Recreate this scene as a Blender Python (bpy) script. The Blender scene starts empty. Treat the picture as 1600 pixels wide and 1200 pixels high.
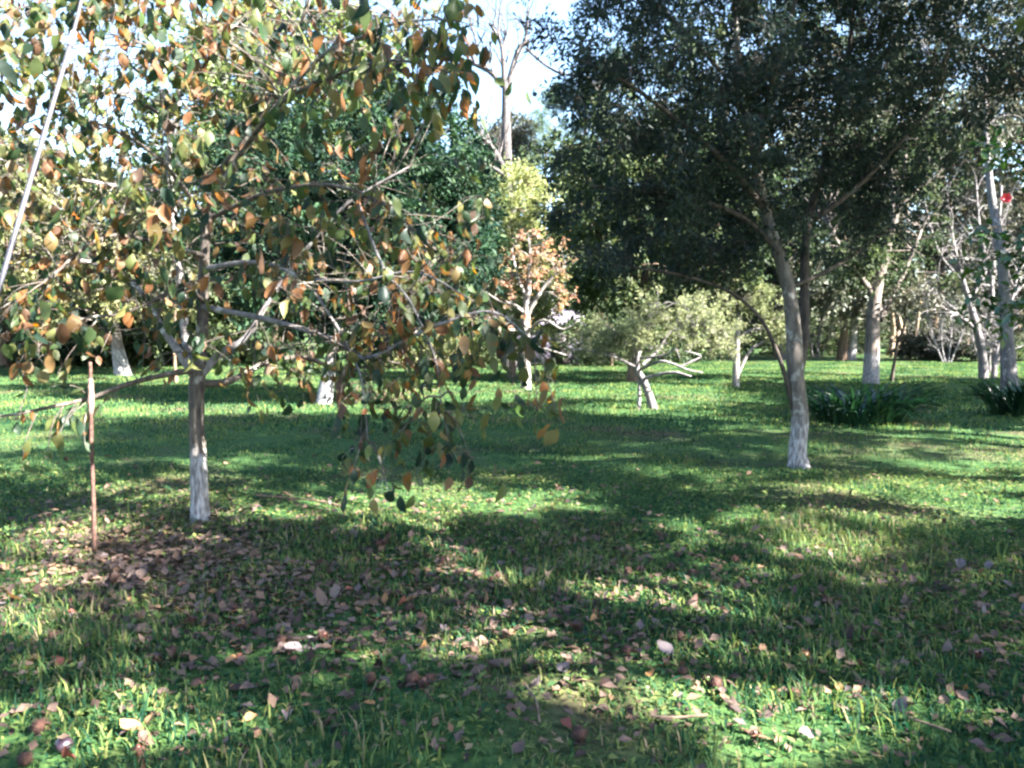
import bpy, math, random
import numpy as np
from mathutils import Vector

SEED = 7
rng = np.random.default_rng(SEED)
random.seed(SEED)
S = bpy.context.scene
C = S.collection

# ------------------------------------------------------------------ camera, sky, sun, exposure
CAM_H, PITCH, FPX = 1.6, math.radians(3.8), 1209.0
cam = bpy.data.cameras.new('camera')
cam.sensor_width = 36.0
cam.lens = FPX / 1600 * 36
cam.clip_end = 3000
cam.clip_start = 0.05
cam_o = bpy.data.objects.new('camera', cam)
C.objects.link(cam_o)
cam_o.location = (0, 0, CAM_H)
cam_o.rotation_euler = (math.pi / 2 - PITCH, 0, 0)
S.camera = cam_o

SUN_AZ, SUN_EL = 115.0, 36.0           # degrees: azimuth clockwise from the view direction (+Y)
world = bpy.data.worlds.new('World')
S.world = world
world.use_nodes = True
wn = world.node_tree.nodes
wl = world.node_tree.links
wn.clear()
wo = wn.new('ShaderNodeOutputWorld')
bg = wn.new('ShaderNodeBackground')
sky = wn.new('ShaderNodeTexSky')
sky.sky_type = 'NISHITA'
sky.sun_disc = False
sky.sun_elevation = math.radians(SUN_EL)
sky.sun_rotation = math.radians(SUN_AZ)
sky.dust_density = 0.8
sky.ozone_density = 2.6
sky.air_density = 1.1
bg.inputs['Strength'].default_value = 0.05
wl.new(sky.outputs[0], bg.inputs['Color'])
wl.new(bg.outputs[0], wo.inputs['Surface'])

sun = bpy.data.lights.new('sun', 'SUN')
sun.energy = 5.0
sun.angle = math.radians(0.55)
sun.color = (1.0, 0.95, 0.87)
sun_o = bpy.data.objects.new('sun', sun)
C.objects.link(sun_o)
_a, _e = math.radians(SUN_AZ), math.radians(SUN_EL)
SUNV = Vector((math.sin(_a) * math.cos(_e), math.cos(_a) * math.cos(_e), math.sin(_e)))
sun_o.rotation_euler = (-SUNV).to_track_quat('-Z', 'Y').to_euler()
sun_o.location = (30, -20, 40)

S.view_settings.view_transform = 'Standard'
S.view_settings.look = 'None'
S.view_settings.gamma = 1.0
S.view_settings.use_curve_mapping = False
S.view_settings.exposure = 3.95
S.render.engine = 'CYCLES'
S.cycles.use_denoising = True
S.cycles.max_bounces = 3
S.cycles.diffuse_bounces = 2
S.cycles.glossy_bounces = 1
S.cycles.transmission_bounces = 2
S.cycles.use_light_tree = False
S.cycles.adaptive_threshold = 0.02
S.cycles.sample_clamp_indirect = 4.0
S.cycles.pixel_filter_type = 'BLACKMAN_HARRIS'
S.cycles.filter_width = 2.5            # the phone picture is soft

# ------------------------------------------------------------------ helpers
_cp, _sp = math.cos(PITCH), math.sin(PITCH)


def at(px, py, d):
    """point seen at photo pixel (px, py) at depth d metres"""
    u, v = (px - 800) / FPX, (600 - py) / FPX
    return np.array((d * u, d * (_cp + v * _sp), CAM_H + d * (-_sp + v * _cp)))


def gz(x, y):
    """gentle unevenness of the lawn"""
    x = np.asarray(x, float)
    y = np.asarray(y, float)
    return (0.018 * np.sin(1.1 * x + 0.7 * y) + 0.014 * np.sin(2.3 * x - 1.7 * y + 1.0) + 0.008 * np.sin(5.1 * x + 3.3 * y)
            + 0.006 * np.sin(7.7 * y - 4.1 * x + 2.0))


def ground_at(px, py):
    """lawn point under photo pixel"""
    u, v = (px - 800) / FPX, (600 - py) / FPX
    d = -CAM_H / (-_sp + v * _cp)
    p = at(px, py, d)
    return np.array((p[0], p[1], float(gz(p[0], p[1]))))


def unit(a):
    a = np.asarray(a, float)
    return a / np.maximum(np.linalg.norm(a, axis=-1, keepdims=True), 1e-9)


class MB:
    """collects quads and triangles, links them as one mesh object"""

    def __init__(self):
        self.v, self.q, self.t, self.qr, self.tr, self.n = [], [], [], [], [], 0

    def add(self, v, quads=None, tris=None, rq=None, rt=None):
        v = np.asarray(v, np.float32).reshape(-1, 3)
        if quads is not None and len(quads):
            quads = np.asarray(quads, np.int32).reshape(-1, 4)
            self.q.append(quads + self.n)
            self.qr.append(np.full(len(quads), 0.5, np.float32) if rq is None else np.asarray(rq, np.float32))
        if tris is not None and len(tris):
            tris = np.asarray(tris, np.int32).reshape(-1, 3)
            self.t.append(tris + self.n)
            self.tr.append(np.full(len(tris), 0.5, np.float32) if rt is None else np.asarray(rt, np.float32))
        self.v.append(v)
        self.n += len(v)

    def mesh(self, name, mat, off=(0, 0, 0), smooth=True):
        me = bpy.data.meshes.new(name)
        v = np.concatenate(self.v) - np.asarray(off, np.float32)
        q = np.concatenate(self.q) if self.q else np.zeros((0, 4), np.int32)
        t = np.concatenate(self.t) if self.t else np.zeros((0, 3), np.int32)
        r = np.concatenate(self.qr + self.tr) if (self.qr or self.tr) else np.zeros(0, np.float32)
        loops = np.concatenate((q.ravel(), t.ravel())).astype(np.int32)
        start = np.concatenate((np.arange(len(q)) * 4, len(q) * 4 + np.arange(len(t)) * 3)).astype(np.int32)
        me.vertices.add(len(v))
        me.vertices.foreach_set('co', v.ravel())
        me.loops.add(len(loops))
        me.loops.foreach_set('vertex_index', loops)
        me.polygons.add(len(start))
        me.polygons.foreach_set('loop_start', start)
        me.update(calc_edges=True)
        at_ = me.attributes.new('rnd', 'FLOAT', 'FACE')
        at_.data.foreach_set('value', r)
        if smooth:
            me.polygons.foreach_set('use_smooth', np.ones(len(start), bool))
        if mat is not None:
            me.materials.append(mat)
        return me

    def build(self, name, mat, parent=None, smooth=True, off=None, kind=None):
        o = None
        if off is None:
            off = np.array(parent['_b']) if parent is not None and '_b' in parent else (0, 0, 0)
        o = bpy.data.objects.new(name, self.mesh(name, mat, off, smooth))
        C.objects.link(o)
        if parent is not None:
            o.parent = parent
        if kind:
            o['kind'] = kind
        return o


def thing(name, label, cat, base, group=None):
    o = bpy.data.objects.new(name, None)
    C.objects.link(o)
    o.location = tuple(float(c) for c in base)
    o.empty_display_size = 0.2
    o['label'] = label
    o['category'] = cat
    o['_b'] = [float(c) for c in base]
    if group:
        o['group'] = group
    return o


def smooth_path(pts, sub=4):
    """Catmull-Rom through the points; 4th column is the radius"""
    p = np.asarray(pts, float)
    if len(p) < 3 or sub <= 1:
        return p
    e = np.vstack((2 * p[0] - p[1], p, 2 * p[-1] - p[-2]))
    out = []
    for i in range(1, len(e) - 2):
        for k in range(sub):
            t = k / sub
            a, b, c, d = e[i - 1], e[i], e[i + 1], e[i + 2]
            out.append(0.5 * (2 * b + (c - a) * t + (2 * a - 5 * b + 4 * c - d) * t * t + (3 * b - a - 3 * c + d) * t ** 3))
    out.append(p[-1])
    out = np.array(out)
    out[:, 3] = np.maximum(out[:, 3], 0.0008)
    return out


def tube(mb, path, sides=8, rough=0.0, cap=True):
    """path: (n,4) points with radius"""
    p = np.asarray(path, float)
    n = len(p)
    xyz, r = p[:, :3], p[:, 3]
    tan = unit(np.gradient(xyz, axis=0))
    ref = np.array((0.13, 0.99, 0.05)) if abs(tan[:, 1]).mean() < 0.8 else np.array((0.99, 0.1, 0.1))
    s = unit(np.cross(tan, ref))
    b = np.cross(tan, s)
    ang = np.linspace(0, 2 * np.pi, sides, endpoint=False)
    rr = r[:, None] * np.ones(sides)
    if rough:
        rr = rr * (1 + rough * rng.normal(0, 1, (n, sides)))
    ring = xyz[:, None, :] + rr[..., None] * (np.cos(ang)[None, :, None] * s[:, None, :] + np.sin(ang)[None, :, None] * b[:, None, :])
    i = np.arange(n - 1)[:, None] * sides
    j = np.arange(sides)[None, :]
    j2 = (j + 1) % sides
    q = np.stack((i + j, i + j2, i + sides + j2, i + sides + j), -1).reshape(-1, 4)
    v = ring.reshape(-1, 3)
    tris = None
    if cap:
        v = np.vstack((v, xyz[-1] + tan[-1] * r[-1] * 0.6))
        k = (n - 1) * sides
        jj = np.arange(sides)
        tris = np.stack((k + jj, k + (jj + 1) % sides, np.full(sides, n * sides)), -1)
    mb.add(v, q, tris)


def leaf_quads(mb, pos, axis, nrm, L, W, fold=0.25, rnd=None):
    """each leaf: two triangles folded along the midrib"""
    axis = unit(axis)
    side = unit(np.cross(axis, nrm))
    n2 = np.cross(side, axis)
    L = np.asarray(L).reshape(-1, 1)
    W = np.asarray(W).reshape(-1, 1)
    N = len(pos)
    mid = pos + axis * L * 0.45 + n2 * W * fold
    v = np.stack((pos, mid + side * W / 2, pos + axis * L, mid - side * W / 2), 1).reshape(-1, 3)
    k = np.arange(N)[:, None] * 4
    t = np.concatenate((k + np.array([[0, 1, 2]]), k + np.array([[0, 2, 3]])), 1).reshape(-1, 3)
    if rnd is None:
        rnd = rng.random(N)
    mb.add(v, None, t, rt=np.repeat(rnd, 2))


def rvec(n):
    return unit(rng.normal(0, 1, (n, 3)))


# ------------------------------------------------------------------ materials
def nodes_of(name):
    m = bpy.data.materials.new(name)
    m.use_nodes = True
    nt = m.node_tree
    nt.nodes.clear()
    out = nt.nodes.new('ShaderNodeOutputMaterial')
    return m, nt, nt.nodes, nt.links, out


def ramp(nd, stops, interp='LINEAR'):
    r = nd.new('ShaderNodeValToRGB')
    el = r.color_ramp.elements
    while len(el) < len(stops):
        el.new(0.5)
    for e, (p, c) in zip(el, stops):
        e.position = p
        e.color = (*c, 1)
    r.color_ramp.interpolation = interp
    return r


def leaf_mat(name, cols, trans=0.4, rough=0.45, spec=0.35, by='attr', blotch=None, vary=0.35, tcol=None):
    """cols spread over a per-leaf random number; blotch adds a second colour in patches on the leaf"""
    m, nt, nd, lk, out = nodes_of(name)
    if by == 'attr':
        a = nd.new('ShaderNodeAttribute')
        a.attribute_name = 'rnd'
        fac = a.outputs['Fac']
    else:
        a = nd.new('ShaderNodeObjectInfo')
        fac = a.outputs['Random']
    n = len(cols)
    rp = ramp(nd, [(i / max(n - 1, 1), c) for i, c in enumerate(cols)])
    lk.new(fac, rp.inputs[0])
    col = rp.outputs[0]
    geo = nd.new('ShaderNodeNewGeometry')
    if blotch:
        tx = nd.new('ShaderNodeTexNoise')
        tx.inputs['Scale'].default_value = blotch[1]
        tx.inputs['Detail'].default_value = 3
        lk.new(geo.outputs['Position'], tx.inputs['Vector'])
        rr = ramp(nd, [(blotch[2], (0, 0, 0)), (blotch[2] + 0.1, (1, 1, 1))])
        lk.new(tx.outputs['Fac'], rr.inputs[0])
        mx = nd.new('ShaderNodeMix')
        mx.data_type = 'RGBA'
        lk.new(rr.outputs[0], mx.inputs[0])
        lk.new(col, mx.inputs[6])
        mx.inputs[7].default_value = (*blotch[0], 1)
        col = mx.outputs[2]
    if vary:
        tn = nd.new('ShaderNodeTexNoise')
        tn.inputs['Scale'].default_value = 1.3
        tn.inputs['Detail'].default_value = 2
        lk.new(geo.outputs['Position'], tn.inputs['Vector'])
        mr = nd.new('ShaderNodeMapRange')
        mr.inputs[1].default_value = 0.3
        mr.inputs[2].default_value = 0.7
        mr.inputs[3].default_value = 1 - vary
        mr.inputs[4].default_value = 1 + vary
        lk.new(tn.outputs['Fac'], mr.inputs[0])
        hs = nd.new('ShaderNodeHueSaturation')
        lk.new(mr.outputs[0], hs.inputs['Value'])
        lk.new(col, hs.inputs['Color'])
        col = hs.outputs[0]
    p = nd.new('ShaderNodeBsdfPrincipled')
    p.inputs['Roughness'].default_value = rough
    p.inputs['Specular IOR Level'].default_value = spec
    lk.new(col, p.inputs['Base Color'])
    t = nd.new('ShaderNodeBsdfTranslucent')
    hs2 = nd.new('ShaderNodeHueSaturation')
    hs2.inputs['Saturation'].default_value = 1.15
    hs2.inputs['Value'].default_value = 1.5
    lk.new(col, hs2.inputs['Color'])
    lk.new(hs2.outputs[0], t.inputs['Color'])
    ms = nd.new('ShaderNodeMixShader')
    ms.inputs[0].default_value = trans
    lk.new(p.outputs[0], ms.inputs[1])
    lk.new(t.outputs[0], ms.inputs[2])
    lk.new(ms.outputs[0], out.inputs['Surface'])
    return m


def bark_mat(name, dark, light, scale=18, wash=None, lichen=None, stretch=4.0, bump=0.5):
    m, nt, nd, lk, out = nodes_of(name)
    tc = nd.new('ShaderNodeTexCoord')
    mp = nd.new('ShaderNodeMapping')
    mp.inputs['Scale'].default_value = (1, 1, 1 / stretch)
    lk.new(tc.outputs['Object'], mp.inputs['Vector'])
    n1 = nd.new('ShaderNodeTexNoise')
    n1.inputs['Scale'].default_value = scale
    n1.inputs['Detail'].default_value = 6
    n1.inputs['Roughness'].default_value = 0.65
    lk.new(mp.outputs[0], n1.inputs['Vector'])
    r1 = ramp(nd, [(0.32, dark), (0.68, light)])
    lk.new(n1.outputs['Fac'], r1.inputs[0])
    col = r1.outputs[0]

    def mixin(col, fac, c2):
        mx = nd.new('ShaderNodeMix')
        mx.data_type = 'RGBA'
        lk.new(fac, mx.inputs[0])
        lk.new(col, mx.inputs[6])
        if isinstance(c2, tuple):
            mx.inputs[7].default_value = (*c2, 1)
        else:
            lk.new(c2, mx.inputs[7])
        return mx.outputs[2]
    if lichen:
        n2 = nd.new('ShaderNodeTexNoise')
        n2.inputs['Scale'].default_value = 7
        n2.inputs['Detail'].default_value = 5
        lk.new(tc.outputs['Object'], n2.inputs['Vector'])
        r2 = ramp(nd, [(lichen[1], (0, 0, 0)), (lichen[1] + 0.07, (1, 1, 1))])
        lk.new(n2.outputs['Fac'], r2.inputs[0])
        col = mixin(col, r2.outputs[0], lichen[0])
    if wash:
        sx = nd.new('ShaderNodeSeparateXYZ')
        lk.new(tc.outputs['Object'], sx.inputs[0])
        n3 = nd.new('ShaderNodeTexNoise')
        n3.inputs['Scale'].default_value = 14
        n3.inputs['Detail'].default_value = 5
        lk.new(tc.outputs['Object'], n3.inputs['Vector'])
        ma = nd.new('ShaderNodeMath')
        ma.operation = 'MULTIPLY_ADD'
        lk.new(n3.outputs['Fac'], ma.inputs[0])
        ma.inputs[1].default_value = 0.3
        lk.new(sx.outputs['Z'], ma.inputs[2])
        ls = nd.new('ShaderNodeMapRange')
        ls.inputs[1].default_value = wash + 0.25
        ls.inputs[2].default_value = wash + 0.08
        lk.new(ma.outputs[0], ls.inputs[0])
        # limewash worn away in flecks
        r4 = ramp(nd, [(0.38, (0.1, 0.09, 0.088)), (0.62, (0.3, 0.288, 0.29))])
        n5 = nd.new('ShaderNodeTexNoise')
        n5.inputs['Scale'].default_value = 40
        n5.inputs['Detail'].default_value = 4
        lk.new(mp.outputs[0], n5.inputs['Vector'])
        lk.new(n5.outputs['Fac'], r4.inputs[0])
        col = mixin(col, ls.outputs[0], r4.outputs[0])
    p = nd.new('ShaderNodeBsdfPrincipled')
    p.inputs['Roughness'].default_value = 0.9
    p.inputs['Specular IOR Level'].default_value = 0.2
    lk.new(col, p.inputs['Base Color'])
    bp = nd.new('ShaderNodeBump')
    bp.inputs['Strength'].default_value = bump
    bp.inputs['Distance'].default_value = 0.012
    lk.new(n1.outputs['Fac'], bp.inputs['Height'])
    lk.new(bp.outputs[0], p.inputs['Normal'])
    lk.new(p.outputs[0], out.inputs['Surface'])
    return m


def plain_mat(name, c1, c2, scale=8, rough=0.8, metal=0.0, bump=0.2, detail=5):
    m, nt, nd, lk, out = nodes_of(name)
    tc = nd.new('ShaderNodeTexCoord')
    n1 = nd.new('ShaderNodeTexNoise')
    n1.inputs['Scale'].default_value = scale
    n1.inputs['Detail'].default_value = detail
    lk.new(tc.outputs['Object'], n1.inputs['Vector'])
    r1 = ramp(nd, [(0.35, c1), (0.65, c2)])
    lk.new(n1.outputs['Fac'], r1.inputs[0])
    p = nd.new('ShaderNodeBsdfPrincipled')
    p.inputs['Roughness'].default_value = rough
    p.inputs['Metallic'].default_value = metal
    lk.new(r1.outputs[0], p.inputs['Base Color'])
    bp = nd.new('ShaderNodeBump')
    bp.inputs['Strength'].default_value = bump
    bp.inputs['Distance'].default_value = 0.01
    lk.new(n1.outputs['Fac'], bp.inputs['Height'])
    lk.new(bp.outputs[0], p.inputs['Normal'])
    lk.new(p.outputs[0], out.inputs['Surface'])
    return m


def grass_mat(name, cols, trans=0.35):
    """blade colour from a per-blade number, drifting across the lawn in broad patches"""
    m, nt, nd, lk, out = nodes_of(name)
    a = nd.new('ShaderNodeAttribute')
    a.attribute_name = 'rnd'
    geo = nd.new('ShaderNodeNewGeometry')
    tn = nd.new('ShaderNodeTexNoise')
    tn.inputs['Scale'].default_value = 0.55
    tn.inputs['Detail'].default_value = 4
    lk.new(geo.outputs['Position'], tn.inputs['Vector'])
    ad = nd.new('ShaderNodeMath')
    ad.operation = 'MULTIPLY_ADD'
    lk.new(tn.outputs['Fac'], ad.inputs[0])
    ad.inputs[1].default_value = 1.2
    ad.inputs[2].default_value = -0.6
    ad2 = nd.new('ShaderNodeMath')
    ad2.operation = 'ADD'
    ad2.use_clamp = True
    lk.new(ad.outputs[0], ad2.inputs[0])
    lk.new(a.outputs['Fac'], ad2.inputs[1])
    rp = ramp(nd, cols)
    lk.new(ad2.outputs[0], rp.inputs[0])
    p = nd.new('ShaderNodeBsdfPrincipled')
    p.inputs['Roughness'].default_value = 0.7
    p.inputs['Specular IOR Level'].default_value = 0.12
    lk.new(rp.outputs[0], p.inputs['Base Color'])
    t = nd.new('ShaderNodeBsdfTranslucent')
    hs = nd.new('ShaderNodeHueSaturation')
    hs.inputs['Value'].default_value = 1.7
    hs.inputs['Saturation'].default_value = 1.12
    lk.new(rp.outputs[0], hs.inputs['Color'])
    lk.new(hs.outputs[0], t.inputs['Color'])
    ms = nd.new('ShaderNodeMixShader')
    ms.inputs[0].default_value = trans
    lk.new(p.outputs[0], ms.inputs[1])
    lk.new(t.outputs[0], ms.inputs[2])
    lk.new(ms.outputs[0], out.inputs['Surface'])
    return m


M = {}
# ------------------------------------------------------------------ lawn
def lawn_mat():
    m, nt, nd, lk, out = nodes_of('lawn')
    geo = nd.new('ShaderNodeNewGeometry')
    n1 = nd.new('ShaderNodeTexNoise')
    n1.inputs['Scale'].default_value = 0.45
    n1.inputs['Detail'].default_value = 6
    lk.new(geo.outputs['Position'], n1.inputs['Vector'])
    n2 = nd.new('ShaderNodeTexNoise')
    n2.inputs['Scale'].default_value = 22
    n2.inputs['Detail'].default_value = 6
    lk.new(geo.outputs['Position'], n2.inputs['Vector'])
    g = ramp(nd, [(0.3, (0.012, 0.03, 0.011)), (0.5, (0.026, 0.062, 0.018)), (0.72, (0.06, 0.1, 0.028))])
    lk.new(n2.outputs['Fac'], g.inputs[0])
    e = ramp(nd, [(0.35, (0.03, 0.02, 0.012)), (0.65, (0.09, 0.065, 0.04))])
    lk.new(n2.outputs['Fac'], e.inputs[0])
    f = ramp(nd, [(0.5, (0, 0, 0)), (0.66, (1, 1, 1))])
    lk.new(n1.outputs['Fac'], f.inputs[0])
    mx = nd.new('ShaderNodeMix')
    mx.data_type = 'RGBA'
    lk.new(f.outputs[0], mx.inputs[0])
    lk.new(g.outputs[0], mx.inputs[6])
    lk.new(e.outputs[0], mx.inputs[7])
    p = nd.new('ShaderNodeBsdfPrincipled')
    p.inputs['Roughness'].default_value = 0.95
    p.inputs['Specular IOR Level'].default_value = 0.1
    lk.new(mx.outputs[2], p.inputs['Base Color'])
    bp = nd.new('ShaderNodeBump')
    bp.inputs['Strength'].default_value = 0.6
    bp.inputs['Distance'].default_value = 0.03
    lk.new(n2.outputs['Fac'], bp.inputs['Height'])
    lk.new(bp.outputs[0], p.inputs['Normal'])
    lk.new(p.outputs[0], out.inputs['Surface'])
    return m


def build_lawn():
    xs = np.concatenate((-np.geomspace(900, 12, 26), np.linspace(-11.5, 11.5, 93), np.geomspace(12, 900, 26)))
    ys = np.concatenate((-np.geomspace(200, 3, 14), np.linspace(-2.5, 26, 115), np.geomspace(27, 1800, 40)))
    X, Y = np.meshgrid(xs, ys)
    Z = gz(X, Y)
    mb = MB()
    nx, ny = len(xs), len(ys)
    i = np.arange(ny - 1)[:, None] * nx + np.arange(nx - 1)[None, :]
    q = np.stack((i, i + 1, i + nx + 1, i + nx), -1).reshape(-1, 4)
    mb.add(np.stack((X, Y, Z), -1).reshape(-1, 3), q)
    o = mb.build('lawn', lawn_mat(), kind='structure')
    o['label'] = 'uneven green lawn running back under the trees'
    return o


build_lawn()


def patch_noise(x, y):
    """0..1 patchiness of the turf"""
    s = (np.sin(0.9 * x + 1.3 * y + 0.5) + np.sin(1.9 * x - 0.8 * y + 2.1) + 0.8 * np.sin(3.7 * x + 2.9 * y + 4.0)
         + 0.7 * np.sin(6.1 * x - 5.3 * y + 1.2) + 0.5 * np.sin(11 * x + 9 * y))
    return np.clip(0.5 + s / 6.0, 0, 1)


def scatter_ground(n, d0, d1, side=1.6):
    """random lawn points in the camera's wedge between two distances, even per square metre"""
    y = np.sqrt(rng.uniform(d0 ** 2, d1 ** 2, n))
    x = rng.uniform(-1, 1, n) * (0.67 * y + side)
    return x, y


def build_grass():
    cols = [(0.0, (0.004, 0.024, 0.014)), (0.3, (0.012, 0.046, 0.021)), (0.55, (0.054, 0.1, 0.031)), (0.78, (0.122, 0.152, 0.045)), (0.92, (0.15, 0.155, 0.05)),
            (1.0, (0.18, 0.14, 0.09))]
    gm = grass_mat('grass_blades', cols)
    mb = MB()
    # near and middle zones: blades of two segments
    for n, d0, d1, l0, l1, w in ((190000, 2.1, 6.5, 0.022, 0.12, 0.0072), (170000, 6.5, 12.5, 0.02, 0.065, 0.009)):
        x, y = scatter_ground(n, d0, d1)
        keep = rng.random(n) < np.clip(0.12 + 1.3 * patch_noise(x, y) * patch_noise(x * 2.3 + 1, y * 2.3), 0, 1)
        # sparse turf in the leaf litter round the persimmon trunk
        dd = np.hypot((x + 2.3) / 1.9, (y - 6.0) / 1.0)
        keep &= rng.random(n) < np.clip(0.25 + 0.75 * dd, 0, 1)
        x, y = x[keep], y[keep]
        n = len(x)
        z = gz(x, y) - 0.004
        tall = (0.35 + 1.15 * patch_noise(x * 1.7 + 3, y * 1.7) ** 1.3)
        L = rng.uniform(l0, l1, n) * tall
        az = rng.uniform(0, 2 * np.pi, n)
        lean = rng.uniform(0.2, 1.5, n)
        h = np.stack((np.cos(az), np.sin(az), np.zeros(n)), -1)
        s = np.stack((-np.sin(az + rng.normal(0, .5, n)), np.cos(az), np.zeros(n)), -1)
        W = (w * rng.uniform(0.6, 1.5, n))[:, None]
        b = np.stack((x, y, z), -1)
        up = np.array((0, 0, 1.0))
        m_ = b + up * (L * 0.62 * np.cos(lean * 0.5))[:, None] + h * (L * 0.62 * np.sin(lean * 0.5))[:, None]
        t_ = m_ + up * (L * 0.45 * np.cos(lean * 1.5))[:, None] + h * (L * 0.45 * np.sin(lean * 1.5))[:, None]
        v = np.stack((b - s * W / 2, b + s * W / 2, m_ + s * W * 0.45, m_ - s * W * 0.45, t_), 1).reshape(-1, 3)
        k = np.arange(n)[:, None] * 5
        r = np.where(rng.random(n) < (.1 if d0 < 5 else .03), rng.uniform(.9, 1.1, n), rng.beta(2.2, 2.6, n))
        mb.add(v, k + np.array([[0, 1, 2, 3]]), k + np.array([[3, 2, 4]]), r, r)
    # low broad weed leaves between the blades
    x, y = scatter_ground(75000, 2.1, 9.0)
    keep = rng.random(len(x)) < 1.3 * patch_noise(x * 1.4 + 5, y * 1.4)
    x, y = x[keep], y[keep]
    n = len(x)
    az = rng.uniform(0, 6.283, n)
    b = np.stack((x, y, gz(x, y) + rng.uniform(0, .035, n)), -1)
    sz = rng.uniform(.018, .055, n)
    leaf_quads(mb, b, np.stack((np.cos(az), np.sin(az), rng.uniform(-.1, .7, n)), -1), unit(rvec(n) * .5 + (0, 0, 1.)), sz, sz * rng.uniform(.3, .6, n), .2, np.clip(rng.beta(2.4, 2.2, n) + .05, 0, 1))
    # far zone: single triangles
    x, y = scatter_ground(330000, 12.5, 42, 4)
    n = len(x)
    keep = rng.random(n) < (0.4 + 0.8 * patch_noise(x * .6, y * .6))
    x, y = x[keep], y[keep]
    n = len(x)
    z = gz(x, y) - 0.004
    L = rng.uniform(0.03, 0.09, n)
    W = (0.009 + 0.00045 * y)[:, None]
    az = rng.uniform(0, 2 * np.pi, n)
    s = np.stack((np.cos(az), np.sin(az), np.zeros(n)), -1)
    h = np.stack((rng.normal(0, 0.4, n), rng.normal(0, 0.4, n), np.ones(n)), -1) * L[:, None]
    b = np.stack((x, y, z), -1)
    v = np.stack((b - s * W, b + s * W, b + h), 1).reshape(-1, 3)
    r = np.clip(rng.beta(2.2, 2.6, n), 0, 1)
    mb.add(v, None, np.arange(n * 3).reshape(-1, 3), rt=r)
    o = mb.build('grass', gm, kind='stuff')
    o['label'] = 'short uneven green grass blades covering the lawn'
    o['category'] = 'grass'


build_grass()

# ------------------------------------------------------------------ trees
def limb(pts, sub=4):
    """photo-pixel polyline (px, py, depth, radius) -> world path"""
    w = [np.append(at(a, b, d), r) for a, b, d, r in pts]
    return smooth_path(w, sub)


def ell(px, py, d, rx, ry, rd):
    """crown lobe: centre and radii from the picture size at its depth"""
    c = at(px, py, d)
    return c, np.array((rx * d / FPX, rd, ry * d / FPX))


def lobe_points(lobes, n, shell=0.55, rough=0.22):
    """clump centres through the lobes, denser towards their surface"""
    out = []
    vol = np.array([l[1].prod() for l in lobes]) ** 0.75
    cnt = np.maximum(1, (n * vol / vol.sum()).astype(int))
    for (c, r), k in zip(lobes, cnt):
        d = rvec(k)
        ph = rng.uniform(0, 6.28, 3)
        bump = 1 + rough * (np.sin(3.1 * d[:, 0] * 2 + ph[0]) + np.sin(4.3 * d[:, 1] * 2 + ph[1]) + np.sin(3.7 * d[:, 2] * 2 + ph[2])) / 1.7
        rad = (shell + (1 - shell) * rng.random(k) ** 0.6) * bump
        inner = rng.random(k) < 0.18
        rad[inner] *= rng.random(inner.sum()) * 0.8
        out.append(c + d * r * rad[:, None])
    return np.concatenate(out)


def foliage(mb, centres, spray_len, sprays, per, L, W, droop=0.25, up=0.6, twigs=None, twig_r=0.003, vec=None, outward=None, rtint=None):
    """each clump centre carries sprays; leaves sit along each spray"""
    n = len(centres)
    ctr = np.repeat(centres, sprays, 0)
    m = len(ctr)
    d = rvec(m)
    if outward is not None:
        d = unit(d + 0.8 * unit(ctr - outward))
    d[:, 2] = d[:, 2] * 0.75 - droop * 0.4
    d = unit(d)
    ln = spray_len * rng.uniform(0.55, 1.25, m)
    if twigs is not None:
        for a, b, l in zip(ctr, d, ln):
            tube(twigs, np.array([np.append(a, twig_r), np.append(a + b * l * .55, twig_r * .7), np.append(a + b * l + np.array((0, 0, -droop * l * .15)), twig_r * .3)]), 3, cap=False)
    k = m * per
    t = rng.uniform(0.15, 1.0, k)
    base = np.repeat(ctr, per, 0) + np.repeat(d * ln[:, None], per, 0) * t[:, None]
    base += rng.normal(0, 0.12, (k, 3)) * spray_len
    base[:, 2] -= droop * 0.15 * np.repeat(ln, per) * t ** 2
    ax = unit(np.repeat(d, per, 0) * 0.6 + rvec(k) * 0.8 + np.array((0, 0, -droop)))
    nr = unit(rvec(k) * 0.8 + np.array((0, 0, up)))
    sz = rng.uniform(0.65, 1.25, k)
    cl = np.repeat(rng.random(n), sprays * per)
    rnd = np.clip(0.55 * rng.random(k) + 0.45 * cl, 0, 1) if rtint is None else rtint(base, k)
    leaf_quads(mb, base, ax, nr, L * sz, W * sz, 0.22, rnd)


def reach(mb, limbs, targets, r0=0.02, r1=0.004, sides=5, sag=0.1, frac=0.5):
    """twigs from the nearest lower limb point out to each clump"""
    allp = np.concatenate([l[len(l) // 4:] for l in limbs])
    for c in targets:
        dv = c - allp[:, :3]
        dist = np.linalg.norm(dv, axis=1) + 0.9 * np.maximum(0, -dv[:, 2]) + rng.uniform(0, 0.3, len(allp))
        p = allp[dist.argmin()]
        dvec = c - p[:3]
        ln = np.linalg.norm(dvec)
        side = rng.normal(0, 0.08 * ln, 3)
        ra = min(r0, p[3] * 0.7) * min(1.0, 0.4 + ln / 3)
        m1 = p[:3] + dvec * 0.35 + side + np.array((0, 0, sag * ln))
        m2 = p[:3] + dvec * 0.7 + side * 0.6 + np.array((0, 0, sag * ln * 0.8))
        tube(mb, smooth_path([np.append(p[:3], ra), np.append(m1, ra * .75), np.append(m2, (ra + r1) / 2.2), np.append(c, r1)], 2), sides, cap=False)


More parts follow.
